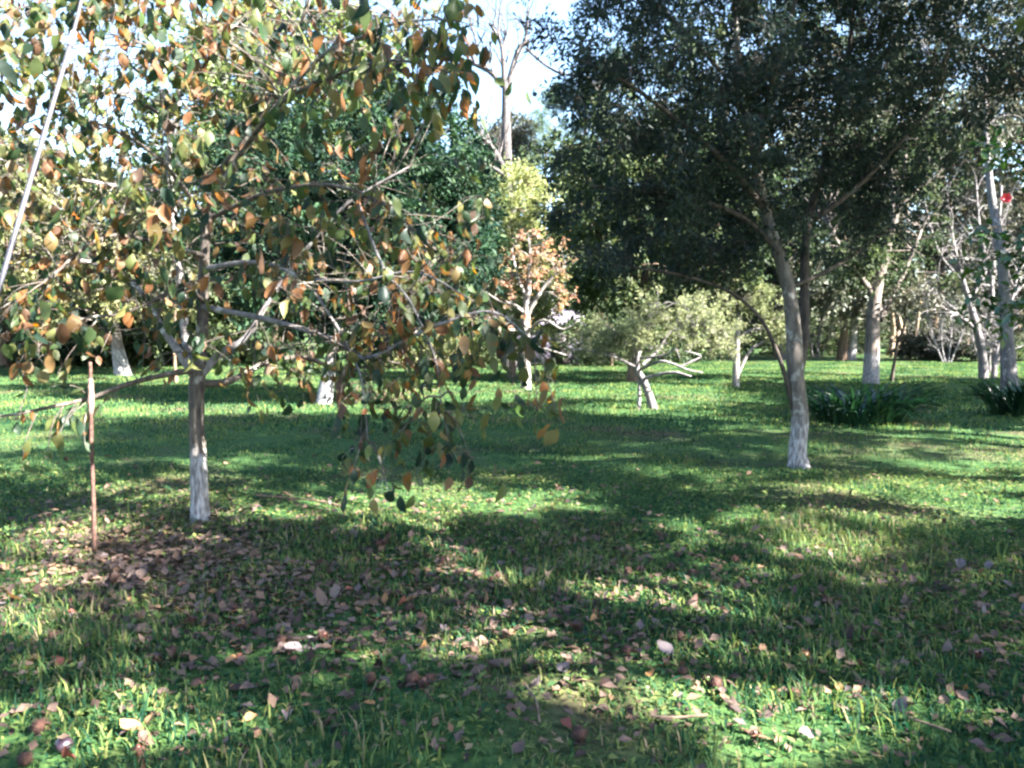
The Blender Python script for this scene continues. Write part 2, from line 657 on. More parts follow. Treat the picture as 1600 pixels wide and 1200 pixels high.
def add_tree(name, label, cat, base, trunk, limbs, lobes, nclump, spray, sprays, per, L, W, lmat, bmat, droop=0.25, group=None, twig_r=(0.02, 0.004),
             fine=False, sides=9, shell=0.55, crown_name='crown', up=0.6, split=True, twmat=None, rtint=None, reachsag=0.1, rough=0.22):
    """tree > trunk, branch..., twigs, crown"""
    root = thing(name, label, cat, base, group)
    mb = MB()
    tube(mb, trunk, sides, 0.025)
    tr = mb.build('trunk', bmat, root)
    if split:
        for l in limbs:
            b = MB()
            tube(b, l, max(5, sides - 2), 0.02)
            b.build('branch', twmat or bmat, root)
    elif limbs:
        b = MB()
        for l in limbs:
            tube(b, l, 5, 0.02)
        b.build('boughs', bmat, tr)
    if nclump:
        ctr = lobe_points(lobes, nclump, shell, rough)
        ctr = ctr[ctr[:, 2] > 0.25]
        tw = MB()
        pick = ctr if len(ctr) < 260 else ctr[rng.choice(len(ctr), 260, False)]
        reach(tw, [trunk] + limbs, pick, twig_r[0], twig_r[1], 4, reachsag)
        lf = MB()
        foliage(lf, ctr, spray, sprays, per, L, W, droop, up, tw if fine else None, outward=trunk[-1, :3], rtint=rtint)
        tw.build('twigs', twmat or bmat, root, kind='stuff')
        cr = lf.build(crown_name, lmat, root, smooth=False)
    return root


def straight_trunk(base, top, r0, r1, wob=0.04, n=6):
    b, t = np.asarray(base, float), np.asarray(top, float)
    pts = []
    for i in range(n):
        f = i / (n - 1)
        p = b + (t - b) * f
        if 0 < i < n - 1:
            p = p + rng.normal(0, wob, 3) * (1, 1, 0)
        r = r0 + (r1 - r0) * f
        if i == 0:
            r *= 1.25
            p = p - np.array((0, 0, 0.08))
        pts.append(np.append(p, r))
    return smooth_path(pts, 3)


# --- bark
M['bark_persimmon'] = bark_mat('bark_persimmon', (0.022, 0.018, 0.016), (0.105, 0.088, 0.075), 22, wash=0.58, lichen=((0.2, 0.19, 0.17), 0.6))
M['bark_pale'] = bark_mat('bark_pale', (0.07, 0.06, 0.055), (0.25, 0.225, 0.21), 16, lichen=((0.34, 0.32, 0.3), 0.58))
M['bark_pale_wash'] = bark_mat('bark_pale_wash', (0.1, 0.09, 0.08), (0.32, 0.29, 0.27), 16, wash=0.62, lichen=((0.4, 0.38, 0.36), 0.55))
M['bark_evergreen'] = bark_mat('bark_evergreen', (0.045, 0.037, 0.033), (0.15, 0.13, 0.115), 20, wash=0.55, lichen=((0.24, 0.225, 0.21), 0.56))
M['bark_dark'] = bark_mat('bark_dark', (0.02, 0.016, 0.014), (0.08, 0.065, 0.055), 14)
M['bark_brown'] = bark_mat('bark_brown', (0.05, 0.035, 0.025), (0.17, 0.12, 0.085), 14)
M['bark_wash_low'] = bark_mat('bark_wash_low', (0.05, 0.04, 0.035), (0.2, 0.17, 0.15), 14, wash=0.95)
M['bark_grey'] = bark_mat('bark_grey', (0.06, 0.054, 0.056), (0.19, 0.175, 0.175), 14, lichen=((0.27, 0.255, 0.25), 0.6))
M['bark_dead'] = bark_mat('bark_dead', (0.03, 0.026, 0.026), (0.1, 0.09, 0.09), 8, lichen=((0.15, 0.14, 0.135), 0.62))
M['bark_tan'] = bark_mat('bark_tan', (0.16, 0.11, 0.07), (0.42, 0.32, 0.22), 9)
# --- foliage
M['lf_persimmon'] = leaf_mat('persimmon_leaf_mass', [(0.011, 0.024, 0.018), (0.018, 0.036, 0.02), (0.028, 0.05, 0.019), (0.046, 0.066, 0.022), (0.068, 0.084, 0.028), (0.1, 0.104, 0.038), (0.125, 0.09, 0.038), (0.145, 0.064, 0.026), (0.085, 0.055, 0.04)],
                             0.5, 0.5, 0.3, 'attr', ((0.2, 0.08, 0.02), 9, 0.64))
M['lf_persimmon_obj'] = leaf_mat('persimmon_leaf', [(0.011, 0.024, 0.018), (0.018, 0.036, 0.02), (0.028, 0.05, 0.019), (0.046, 0.066, 0.022), (0.068, 0.084, 0.028), (0.1, 0.104, 0.038), (0.125, 0.09, 0.038), (0.145, 0.064, 0.026), (0.085, 0.055, 0.04)],
                                 0.5, 0.5, 0.3, 'obj', ((0.2, 0.08, 0.02), 9, 0.64))
M['lf_evergreen'] = leaf_mat('evergreen_leaf', [(0.009, 0.017, 0.017), (0.015, 0.025, 0.021), (0.024, 0.036, 0.025), (0.042, 0.055, 0.03)], 0.3, 0.55, 0.15)
M['lf_laurel'] = leaf_mat('laurel_leaf', [(0.005, 0.015, 0.011), (0.009, 0.024, 0.015), (0.017, 0.038, 0.018), (0.036, 0.065, 0.024)], 0.2, 0.6, 0.12)
M['lf_lime'] = leaf_mat('light_green_leaf', [(0.05, 0.075, 0.024), (0.09, 0.125, 0.038), (0.14, 0.17, 0.055), (0.2, 0.215, 0.085)], 0.4, 0.45, 0.4)
M['lf_yellowgreen'] = leaf_mat('yellow_green_leaf', [(0.06, 0.07, 0.028), (0.11, 0.12, 0.05), (0.16, 0.16, 0.075), (0.22, 0.18, 0.1)], 0.4, 0.5, 0.3)
M['lf_orange'] = leaf_mat('orange_leaf', [(0.11, 0.13, 0.05), (0.17, 0.15, 0.065), (0.22, 0.14, 0.085), (0.25, 0.13, 0.09), (0.2, 0.1, 0.07)], 0.45, 0.45, 0.3)
M['lf_bright'] = leaf_mat('bright_green_leaf', [(0.08, 0.1, 0.036), (0.14, 0.16, 0.06), (0.21, 0.225, 0.1), (0.28, 0.28, 0.15)], 0.45, 0.5, 0.3)
M['lf_fig'] = leaf_mat('pale_grey_green_leaf', [(0.06, 0.075, 0.036), (0.105, 0.125, 0.06), (0.16, 0.175, 0.09), (0.22, 0.225, 0.13)], 0.3, 0.7, 0.1)
M['lf_pine'] = leaf_mat('pine_needle', [(0.025, 0.05, 0.028), (0.045, 0.075, 0.035), (0.08, 0.1, 0.045)], 0.2, 0.6, 0.2)
M['lf_wood'] = leaf_mat('woodland_leaf', [(0.013, 0.025, 0.014), (0.024, 0.04, 0.019), (0.045, 0.063, 0.026), (0.085, 0.095, 0.04)], 0.28, 0.6, 0.15)
M['lf_olive'] = leaf_mat('olive_brown_leaf', [(0.02, 0.026, 0.018), (0.036, 0.042, 0.027), (0.06, 0.062, 0.04), (0.1, 0.09, 0.065)], 0.28, 0.55, 0.3)
M['lf_camellia'] = leaf_mat('camellia_leaf', [(0.012, 0.035, 0.012), (0.025, 0.06, 0.015), (0.06, 0.11, 0.02)], 0.2, 0.25, 0.6)
M['lf_chestnut'] = leaf_mat('chestnut_leaf', [(0.03, 0.05, 0.015), (0.06, 0.08, 0.02), (0.14, 0.13, 0.03), (0.22, 0.15, 0.04)], 0.4, 0.45, 0.4)

# ================================================================== 1. persimmon in front on the left
def leaf_mesh(name, L, W, fold, curl, mat, twist=0.0, wav=0.0):
    """broad pointed leaf with midrib fold, curl along its length; base at origin, tip along -Z"""
    prof = [(0.0, 0.06), (0.13, 0.62), (0.32, 0.98), (0.52, 0.96), (0.74, 0.62), (0.9, 0.24)]
    mb = MB()
    v, n = [], len(prof)
    for i, (t, w) in enumerate(prof):
        th = curl * t
        y = L * t * math.sin(th) * 0.6
        z = -L * t * math.cos(th * 0.6)
        hw = W / 2 * w
        tw = twist * t
        for s in (-1, 0, 1):
            x = s * hw * math.cos(tw)
            yy = y + (abs(s) * fold * hw) + s * hw * math.sin(tw) + wav * W * math.sin(7 * t + s)
            v.append((x, yy, z))
    v.append((0, L * math.sin(curl) * 0.6, -L * math.cos(curl * .6)))
    q, t = [], []
    for i in range(n - 1):
        a = i * 3
        q += [(a, a + 1, a + 4, a + 3), (a + 1, a + 2, a + 5, a + 4)]
    a = (n - 1) * 3
    t += [(a, a + 1, n * 3), (a + 1, a + 2, n * 3)]
    mb.add(v, q, t)
    return mb, mb.mesh(name, mat)


def build_persimmon():
    base = ground_at(313, 818)
    base[2] -= 0.03
    root = thing('persimmon_tree', 'persimmon tree with whitewashed trunk foot and drooping branches of orange and green autumn leaves', 'tree', base)
    D = 6.5
    bm_ = M['bark_persimmon']
    trunk = limb([(314, 828, D, .108), (313, 808, D, .084), (312, 780, D, .074), (310, 720, D, .068), (307, 650, D, .062), (308, 590, D, .066), (316, 520, D + .05, .05), (318, 430, D + .1, .046),
                  (326, 340, D + .15, .036), (345, 270, D + .1, .029), (392, 205, D, .023), (440, 120, D - .2, .018), (470, 40, D - .3, .018), (500, -60, D - .4, .012)])
    mb = MB()
    tube(mb, trunk, 12, 0.025)
    mb.build('trunk', bm_, root)
    # main limbs; the two pale ones have sunlight put into their bark colour
    pale = M['bark_pale']
    L_ = [
        (limb([(306, 590, D, .045), (292, 540, D + .25, .04), (285, 470, D + .5, .036), (276, 380, D + .7, .033), (268, 300, D + .8, .03), (264, 235, D + .85, .027), (280, 130, D + .9, .022), (230, 60, D + .9, .016), (180, -10, D + .9, .01)]), pale),
        (limb([(303, 585, D, .042), (280, 550, D + .15, .037), (258, 520, D + .3, .032), (238, 485, D + .4, .026), (205, 440, D + .6, .022), (140, 410, D + .7, .02), (90, 405, D + .6, .017), (30, 398, D + .5, .013), (-60, 370, D + .4, .008)]), pale),
        (limb([(312, 588, D, .04), (345, 552, D + .1, .033), (385, 527, D + .2, .028), (420, 470, D + .2, .022), (470, 400, D + .2, .017), (540, 320, D + .1, .013), (640, 260, D, .008)]), M['bark_grey']),
        (limb([(306, 578, D, .028), (262, 585, D - .3, .022), (200, 600, D - .6, .018), (140, 622, D - .8, .015), (60, 640, D - 1.0, .012), (0, 650, D - 1.1, .009), (-60, 640, D - 1.2, .005)]), bm_),
        (limb([(318, 470, D, .024), (300, 458, D - .2, .02), (270, 456, D - .4, .017), (240, 470, D - .6, .014), (190, 490, D - .8, .011), (120, 500, D - 1.0, .008), (40, 540, D - 1.1, .005)]), bm_),
        (limb([(310, 600, D, .036), (360, 595, D + .2, .03), (420, 565, D + .5, .026), (480, 560, D + .7, .022), (540, 580, D + .8, .015), (600, 560, D + .6, .010)]), bm_),
        (limb([(320, 420, D, .026), (400, 410, D - .3, .02), (470, 435, D - .6, .016), (520, 500, D - .8, .012), (552, 560, D - .9, .010), (566, 600, D - 1.0, .007), (575, 690, D - 1.1, .004)]), M['bark_grey']),
        (limb([(318, 480, D, .026), (420, 500, D - .4, .022), (520, 530, D - .7, .019), (570, 560, D - .9, .016), (640, 528, D - 1.0, .014), (700, 502, D - 1.1, .011), (770, 487, D - 1.1, .008), (830, 530, D - 1.2, .004)]), M['bark_grey']),
        (limb([(345, 290, D, .024), (420, 180, D - .6, .02), (500, 90, D - 1.0, .016), (560, 60, D - 1.3, .013), (625, 35, D - 1.5, .01), (700, 30, D - 1.6, .006)]), M['bark_grey']),
        (limb([(350, 280, D, .02), (430, 170, D - .8, .016), (520, 120, D - 1.2, .012), (600, 95, D - 1.5, .009), (660, 100, D - 1.6, .006), (720, 120, D - 1.6, .003)]), bm_),
        (limb([(330, 340, D, .024), (420, 300, D - .3, .019), (520, 290, D - .6, .015), (600, 320, D - .8, .011), (680, 390, D - .9, .006)]), bm_),
        (limb([(280, 200, D + .8, .02), (200, 150, D + .2, .015), (110, 140, D - .3, .012), (20, 85, D - .7, .008), (-60, 60, D - .9, .004)]), bm_),
        (limb([(268, 300, D + .8, .02), (180, 290, D + .2, .015), (80, 270, D - .2, .011), (-30, 240, D - .5, .006)]), M['bark_grey']),
        (limb([(318, 400, D, .022), (250, 380, D - .5, .017), (160, 370, D - .9, .013), (70, 440, D - 1.2, .009), (-30, 500, D - 1.3, .005)]), bm_),
        (limb([(330, 350, D, .02), (250, 250, D - .5, .015), (170, 200, D - .8, .011), (90, 180, D - 1.0, .007), (20, 200, D - 1.1, .004)]), bm_),
        (limb([(300, 130, D + .8, .018), (350, 60, D + .2, .013), (400, 20, D - .2, .008), (450, -30, D - .4, .005)]), bm_),
        (limb([(560, 320, D - .6, .014), (600, 420, D - .9, .011), (640, 470, D - 1.1, .008), (680, 560, D - 1.2, .005), (690, 640, D - 1.2, .003)]), M['bark_grey']),
        (limb([(470, 435, D - .6, .014), (560, 440, D - .9, .011), (650, 425, D - 1.1, .008), (740, 470, D - 1.2, .004)]), M['bark_grey']),
    ]
    for l, m_ in L_:
        b = MB()
        tube(b, l, 8, 0.02)
        b.build('branch', m_, root)
    # leafy twigs off the limbs
    tw = MB()
    P, A = [], []
    limbs = [l for l, _ in L_] + [trunk]
    bounds = dict(x0=-40, x1=900)
    for li, l in enumerate(limbs):
        seg = np.linalg.norm(np.diff(l[:, :3], axis=0), axis=1)
        tot = seg.sum()
        n = int(tot * (9.0 if li < len(limbs) - 1 else 5))
        for _ in range(n):
            f = rng.uniform(0.3 if li < len(limbs) - 1 else 0.45, 1.0)
            i = min(int(f * (len(l) - 1)), len(l) - 2)
            p = l[i, :3]
            tdir = unit(l[i + 1, :3] - l[i, :3])
            d = unit(tdir * 0.7 + rvec(1)[0] * 0.9 + np.array((0, 0, -0.1)))
            ln = rng.uniform(0.18, 0.6)
            pts = [p]
            for k in range(3):
                d = unit(d + np.array((0, 0, -0.32)) + rng.normal(0, 0.12, 3))
                pts.append(pts[-1] + d * ln / 3)
            r = min(l[i, 3] * 0.6, 0.006)
            tube(tw, smooth_path([np.append(q, r * (1 - .25 * k)) for k, q in enumerate(pts)], 2), 4, cap=False)
            for t in np.arange(0.3, 1.05, rng.uniform(0.16, 0.3)):
                k = min(int(t * 3), 2)
                q = pts[k] + (pts[k + 1] - pts[k]) * (t * 3 - k)
                if rng.random() < 0.8:
                    P.append(q + rng.normal(0, 0.012, 3))
                    A.append(unit(np.array((0, 0, -1.0)) * rng.uniform(0.4, 1.5) + d * 0.35 + rvec(1)[0] * 0.55))
    # extra hanging sprays where the photograph is densest at the lower right of the crown
    for (px, py, dd, n) in ((640, 660, D - 1.1, 12), (600, 740, D - 1.1, 9), (700, 700, D - 1.2, 11), (800, 600, D - 1.2, 12), (740, 560, D - 1.1, 10), (840, 640, D - 1.2, 6), (395, 600, D - .4, 10),
                            (440, 600, D - .5, 8), (660, 70, D - 1.6, 12), (690, 60, D - 1.6, 10), (580, 40, D - 1.4, 12), (610, 130, D - 1.4, 10), (20, 520, D - 1.2, 10), (60, 560, D - 1.1, 10), (650, 130, D - 1.6, 9), (640, 640, D - 1.1, 10), (720, 640, D - 1.2, 10), (780, 560, D - 1.1, 10), (660, 720, D - 1.1, 8), (820, 570, D - 1.1, 8), (600, 640, D - 1, 9), (870, 650, D - 1.2, 4), (610, 780, D - 1.1, 6), (735, 715, D - 1.2, 8), (560, 700, D - 1.1, 8), (690, 600, D - 1.2, 10), (770, 520, D - 1.1, 9), (860, 590, D - 1.2, 7), (650, 580, D - 1.1, 9), (590, 560, D - 1, 8)):
        c = at(px, py, dd)
        allp = np.concatenate([l[len(l) // 3:] for l, _ in L_])[:, :3]
        dv = allp - c
        j = (np.linalg.norm(dv, axis=1) - 0.6 * np.minimum(dv[:, 2], 0.5)).argmin()
        a = allp[j]
        mid = (a + c) / 2 + np.array((0, 0, 0.08))
        tube(tw, smooth_path([np.append(a, .008), np.append(mid, .006), np.append(c, .003)], 4), 4, cap=False)
        for _ in range(n):
            q = c + rng.normal(0, 0.1, 3)
            tube(tw, np.array([np.append(c, .0028), np.append((c + q) / 2 + (0, 0, .02), .002), np.append(q, .0012)]), 3, cap=False)
            P.append(q)
            A.append(unit(np.array((0, 0, -1.0)) + rvec(1)[0] * 0.5))
    # finer branchlets filling the crown
    T = []
    while len(T) < 600:
        a, b = random.uniform(-60, 760), random.uniform(-60, 570)
        if a > 500 and b < 140 and random.random() < .3:
            continue
        if 640 < a and 130 < b < 250:
            continue
        if b > 470 and random.random() < .45:
            continue
        if a > 430 and 100 < b < 330 and random.random() < .5:
            continue
        T.append(at(a, b, D + random.uniform(-1.5, 1.4)))
    T = np.array(T)
    reach(tw, limbs, T, .009, .0022, 4, .06)
    for c in T:
        for _ in range(random.choice((2, 4, 5, 6, 8, 11))):
            q = c + rng.normal(0, .075, 3) * (1, 1, .9)
            tube(tw, np.array([np.append(c, .0024), np.append((c + q) / 2 + (0, 0, .015), .0018), np.append(q, .0011)]), 3, cap=False)
            P.append(q)
            A.append(unit(np.array((0, 0, -1.0)) + rvec(1)[0] * .5))
    tw.build('twigs', M['bark_persimmon'], root, kind='stuff')
    P, A = np.array(P), np.array(A)
    ok = P[:, 2] > 0.4
    P, A = P[ok], A[ok]
    # short stalks join leaves to twigs through the offset; the 300 nearest in view are single leaves
    depth = P[:, 1]
    px = 800 + FPX * P[:, 0] / P[:, 1]
    py = 520 - FPX * (P[:, 2] - CAM_H) / P[:, 1]
    inview = (px > -20) & (px < 1620) & (py > -30) & (py < 1200)
    order = np.argsort(np.where(inview, depth, 99))
    near, rest = order[:300], order[300:]
    variants = []
    for k in range(10):
        _, me = leaf_mesh('leaf', 0.122 + 0.012 * (k % 3), 0.066 + 0.008 * (k % 2), random.uniform(.1, .9), random.uniform(-1.2, 1.6), M['lf_persimmon_obj'], random.uniform(-.9, .9), 0.07)
        variants.append(me)
    for j, i in enumerate(near):
        o = bpy.data.objects.new('leaf', variants[j % 10])
        C.objects.link(o)
        o.parent = root
        o.location = tuple(P[i] - base)
        q = Vector((0, 0, -1)).rotation_difference(Vector(A[i]))
        o.rotation_mode = 'QUATERNION'
        from mathutils import Quaternion
        o.rotation_quaternion = q @ Quaternion((0, 0, 1), random.uniform(0, 6.28))
        s = random.uniform(0.65, 1.3)
        o.scale = (s, s, s)
    # remaining leaves joined
    allm = MB()
    for sub, (fo, cu, twi) in zip(np.array_split(rng.permutation(rest), 5), ((.2, .3, .3), (.7, 1.2, -.6), (.4, -.9, .8), (.1, 1.5, .2), (.9, .5, -.9))):
        mb0, _ = leaf_mesh('tmp', 0.13, 0.07, fo, cu, None, twi, 0.06)
        lv, lq, lt = np.concatenate(mb0.v), np.concatenate(mb0.q), np.concatenate(mb0.t)
        n = len(sub)
        ax = A[sub]
        rot = rvec(n)
        X = unit(np.cross(ax, rot))
        Y = np.cross(-ax, X)
        s = rng.uniform(0.55, 1.2, n)
        V = P[sub][:, None, :] + s[:, None, None] * (lv[None, :, 0:1] * X[:, None, :] + lv[None, :, 1:2] * Y[:, None, :] + lv[None, :, 2:3] * (-ax)[:, None, :])
        k = np.arange(n)[:, None, None] * len(lv)
        r = rng.random(n)
        allm.add(V.reshape(-1, 3), (lq[None] + k).reshape(-1, 4), (lt[None] + k).reshape(-1, 3), np.repeat(r, len(lq)), np.repeat(r, len(lt)))
    allm.build('foliage', M['lf_persimmon'], root, kind='stuff')
    print('persimmon leaves', len(P))


build_persimmon()

# ================================================================== 2. evergreen on the right
def build_evergreen():
    base = ground_at(1247, 728)
    D = 9.3
    trunk = limb([(1248, 738, D, .16), (1247, 722, D, .122), (1246, 700, D, .106), (1250, 650, D, .1), (1243, 590, D, .1), (1240, 520, D, .092), (1232, 450, D, .082), (1214, 390, D, .074), (1196, 330, D - .1, .062),
                  (1180, 250, D - .2, .05), (1160, 150, D - .3, .04), (1150, 40, D - .4, .028), (1140, -120, D - .5, .014)])
    limbs = [
        limb([(1246, 590, D, .07), (1256, 520, D + .15, .064), (1257, 440, D + .3, .058), (1262, 350, D + .4, .05), (1290, 250, D + .5, .04), (1320, 120, D + .6, .03), (1340, -40, D + .7, .018)]),
        limb([(1240, 640, D, .034), (1226, 585, D - .05, .028), (1212, 545, D - .1, .025), (1190, 500, D - .2, .022), (1150, 462, D - .3, .019), (1100, 440, D - .4, .016), (1040, 425, D - .5, .018), (960, 415, D - .6, .01)]),
        limb([(1196, 330, D - .1, .045), (1140, 260, D - .5, .036), (1060, 190, D - .9, .028), (980, 130, D - 1.2, .02), (900, 90, D - 1.4, .01)]),
        limb([(1214, 390, D, .04), (1160, 340, D - .2, .032), (1080, 310, D - .4, .026), (1000, 300, D - .5, .018), (920, 290, D - .6, .009)]),
        limb([(1262, 350, D + .4, .04), (1330, 300, D + .2, .03), (1400, 230, D, .022), (1470, 150, D - .2, .012)]),
        limb([(1232, 450, D, .03), (1300, 420, D + .5, .024), (1360, 380, D + .9, .018), (1430, 330, D + 1.2, .01)]),
        limb([(1180, 250, D - .2, .036), (1200, 150, D - 1.0, .028), (1230, 50, D - 1.6, .02), (1260, -60, D - 2.0, .01)]),
        limb([(1160, 150, D - .3, .03), (1080, 60, D - .6, .022), (1000, -20, D - .8, .014)]),
    ]
    lobes = [ell(1010, 190, D - .8, 150, 150, 1.3), ell(1140, 120, D - .6, 190, 170, 1.7), ell(1290, 110, D, 180, 160, 1.7), ell(1000, 350, D - .3, 150, 85, 1.1), ell(1070, 400, D - .2, 150, 38, .9), ell(1150, 330, D + .5, 150, 100, 1.2),
             ell(1350, 280, D + .6, 130, 120, 1.3), ell(1100, -60, D - .6, 230, 120, 1.9), ell(1330, -60, D + .2, 200, 140, 1.8), ell(950, 60, D - 1, 90, 110, .9), ell(1440, 100, D + .4, 110, 130, 1.2),
             (np.array((4.0, 8.6, 7.6)), np.array((1.7, 1.5, 1.2))), (np.array((2.6, 9.0, 6.9)), np.array((1.2, 1.2, .9))), (np.array((5.4, 9.4, 8.2)), np.array((1.6, 1.5, 1.2))), (np.array((3.2, 8.4, 9.0)), np.array((1.2, 1.2, .9)))]
    add_tree('evergreen_tree', 'large dark small-leaved evergreen tree with mottled trunk and pale limewashed foot beside strap-leaved clumps', 'tree', base, trunk, limbs, lobes,
             900, 0.36, 10, 13, 0.07, 0.028, M['lf_evergreen'], M['bark_evergreen'], 0.3, fine=True, sides=14, shell=0.35, twmat=M['bark_dark'])


build_evergreen()

# ================================================================== 3. laurel, light green trees and the woods behind
def simple_tree(name, label, px, py, lobes, nclump, spray, sprays, per, L, W, lmat, bmat, r=0.14, lean=(0, 0), boughs=5, cat='tree', base=None, top=0.75, group=None, droop=0.25, shell=0.5, fine=False, twr=(0.03, 0.006), rough=0.22, up=.6, split=False, rtint=None):
    if base is None:
        base = ground_at(px, py)
    cs = np.array([l[0] for l in lobes])
    topz = max(l[0][2] + l[1][2] * 0.5 for l in lobes)
    cx = cs.mean(0)
    tip = np.array((cx[0] + lean[0], cx[1] + lean[1], base[2] + (topz - base[2]) * top))
    trunk = straight_trunk(base, tip, r, r * 0.25, 0.03 + r * 0.4)
    limbs = []
    for c, rr in lobes:
        for _ in range(max(1, boughs // len(lobes))):
            i = int(rng.uniform(0.35, 0.8) * (len(trunk) - 1))
            p = trunk[i]
            e = c + rvec(1)[0] * rr * 0.6
            mid = (p[:3] + e) / 2 + np.array((0, 0, 0.1 * np.linalg.norm(e - p[:3])))
            limbs.append(smooth_path([np.append(p[:3], p[3] * .6), np.append(mid, p[3] * .42), np.append(e, p[3] * .15)], 4))
    return add_tree(name, label, cat, base, trunk, limbs, lobes, nclump, spray, sprays, per, L, W, lmat, bmat, droop, group, twr, fine, 8, shell, split=split, rough=rough, up=up, rtint=rtint)


simple_tree('laurel_tree', 'broad dense dark green tree behind the persimmon with foliage almost to the ground', 505, 632,
            [ell(560, 300, 18, 170, 160, 2.2), ell(660, 400, 17.5, 110, 110, 1.6), ell(460, 400, 18, 120, 110, 1.8), ell(650, 260, 18.5, 110, 120, 1.6), ell(590, 470, 17.5, 110, 60, 1.4), ell(430, 270, 19, 90, 110, 1.5), ell(700, 330, 18.3, 60, 110, 1.0)],
            760, 0.55, 9, 12, 0.15, 0.065, M['lf_laurel'], M['bark_wash_low'], 0.16, boughs=10, shell=0.6)
simple_tree('lime_green_tree', 'tall light green sunlit tree rising behind the dark broad tree, crown top left of sky', 420, 585,
            [ell(440, 120, 27, 150, 110, 3.0), ell(540, 170, 26, 100, 110, 2.4), ell(340, 200, 27, 110, 120, 2.4), ell(580, 90, 27, 60, 60, 1.5), ell(450, 20, 27.5, 100, 60, 1.8)],
            320, 0.75, 9, 10, 0.2, 0.1, M['lf_lime'], M['bark_brown'], 0.2, boughs=8)
simple_tree('yellow_green_tree', 'yellowish green tree with whitewashed trunk foot at far left lawn edge', 193, 587,
            [ell(90, 400, 28, 130, 90, 2.6), ell(200, 340, 28, 110, 100, 2.4), ell(60, 300, 29, 100, 80, 2.4), ell(220, 440, 28, 90, 60, 2)],
            300, 0.7, 8, 10, 0.2, 0.1, M['lf_yellowgreen'], M['bark_wash_low'], 0.25, boughs=8)

# ------------------------------------------------------------------ dead bare tree
def bare_tree(name, label, base, trunk, limbs, mat, nsub=40, ln=(0.6, 1.8), r=0.02, up=0.3, levels=2):
    root = thing(name, label, 'tree', base)
    mb = MB()
    tube(mb, trunk, 9, 0.03)
    mb.build('trunk', mat, root)
    for l in limbs:
        b = MB()
        tube(b, l, 7, 0.03)
        b.build('branch', mat, root)
    tw = MB()
    src = [trunk[len(trunk) * 2 // 3:]] + [l[len(l) // 4:] for l in limbs]
    nxt = []
    for lev in range(levels):
        cnt = nsub * (1 if lev == 0 else 3)
        for _ in range(cnt):
            l = src[rng.integers(len(src))]
            p = l[rng.integers(max(1, len(l) - 1))]
            d = unit(rvec(1)[0] + np.array((0, 0, up)) + unit(l[-1, :3] - l[0, :3]) * 0.6)
            le = rng.uniform(*ln) * (1 if lev == 0 else 0.5)
            pts = [p[:3]]
            for k in range(3):
                d = unit(d + rng.normal(0, 0.22, 3))
                pts.append(pts[-1] + d * le / 3)
            ra = min(p[3] * 0.6, r * (1 if lev == 0 else 0.55))
            path = smooth_path([np.append(q, ra * (1 - k * .28)) for k, q in enumerate(pts)], 2)
            tube(tw, path, 4, cap=False)
            nxt.append(path)
        src = nxt
    tw.build('twigs', mat, root, kind='stuff')
    return root


D = 34
bare_tree('dead_tree', 'tall leafless pale tree standing against the bright sky gap', ground_at(795, 577),
          limb([(797, 585, D, .34), (797, 450, D, .3), (797, 330, D, .26), (791, 230, D, .23), (791, 150, D, .19), (788, 120, D, .13), (783, 70, D, .08), (765, 36, D, .07)]),
          [limb([(792, 150, D, .15), (800, 110, D, .13), (812, 75, D, .12), (826, 66, D, .1)]),
           limb([(812, 80, D, .07), (822, 55, D, .06), (824, 20, D, .045), (835, -30, D, .03)]),
           limb([(822, 75, D, .07), (850, 100, D - .5, .06), (880, 116, D - 1, .055), (920, 122, D - 1.5, .05), (945, 170, D - 2, .03)]),
           limb([(786, 135, D, .12), (765, 112, D, .1), (735, 98, D, .08), (715, 90, D, .05)]),
           limb([(762, 108, D, .06), (745, 70, D, .05), (735, 30, D, .035), (728, -10, D, .02)]),
           limb([(790, 270, D, .15), (775, 240, D - .3, .13), (755, 215, D - .6, .11), (735, 190, D - 1, .08)]),
           limb([(790, 275, D, .1), (770, 262, D - .4, .08), (740, 250, D - .8, .05)]),
           limb([(784, 80, D, .05), (790, 50, D, .045), (784, 20, D, .03)])],
          M['bark_dead'], 60, (1.2, 3.4), 0.05, 0.5)

simple_tree('columnar_tree', 'bright sunlit upright shrubby tree at the foot of the tall leafless tree', 800, 590,
            [ell(805, 350, 28, 72, 70, 1.5), ell(840, 430, 28, 60, 75, 1.4), ell(775, 420, 28, 60, 65, 1.4), ell(812, 300, 28, 38, 40, .9), ell(760, 315, 28.5, 36, 48, .9), ell(810, 500, 28, 65, 50, 1.3)],
            300, 0.5, 8, 9, 0.15, 0.07, M['lf_bright'], M['bark_brown'], 0.12, boughs=6, droop=0.0)

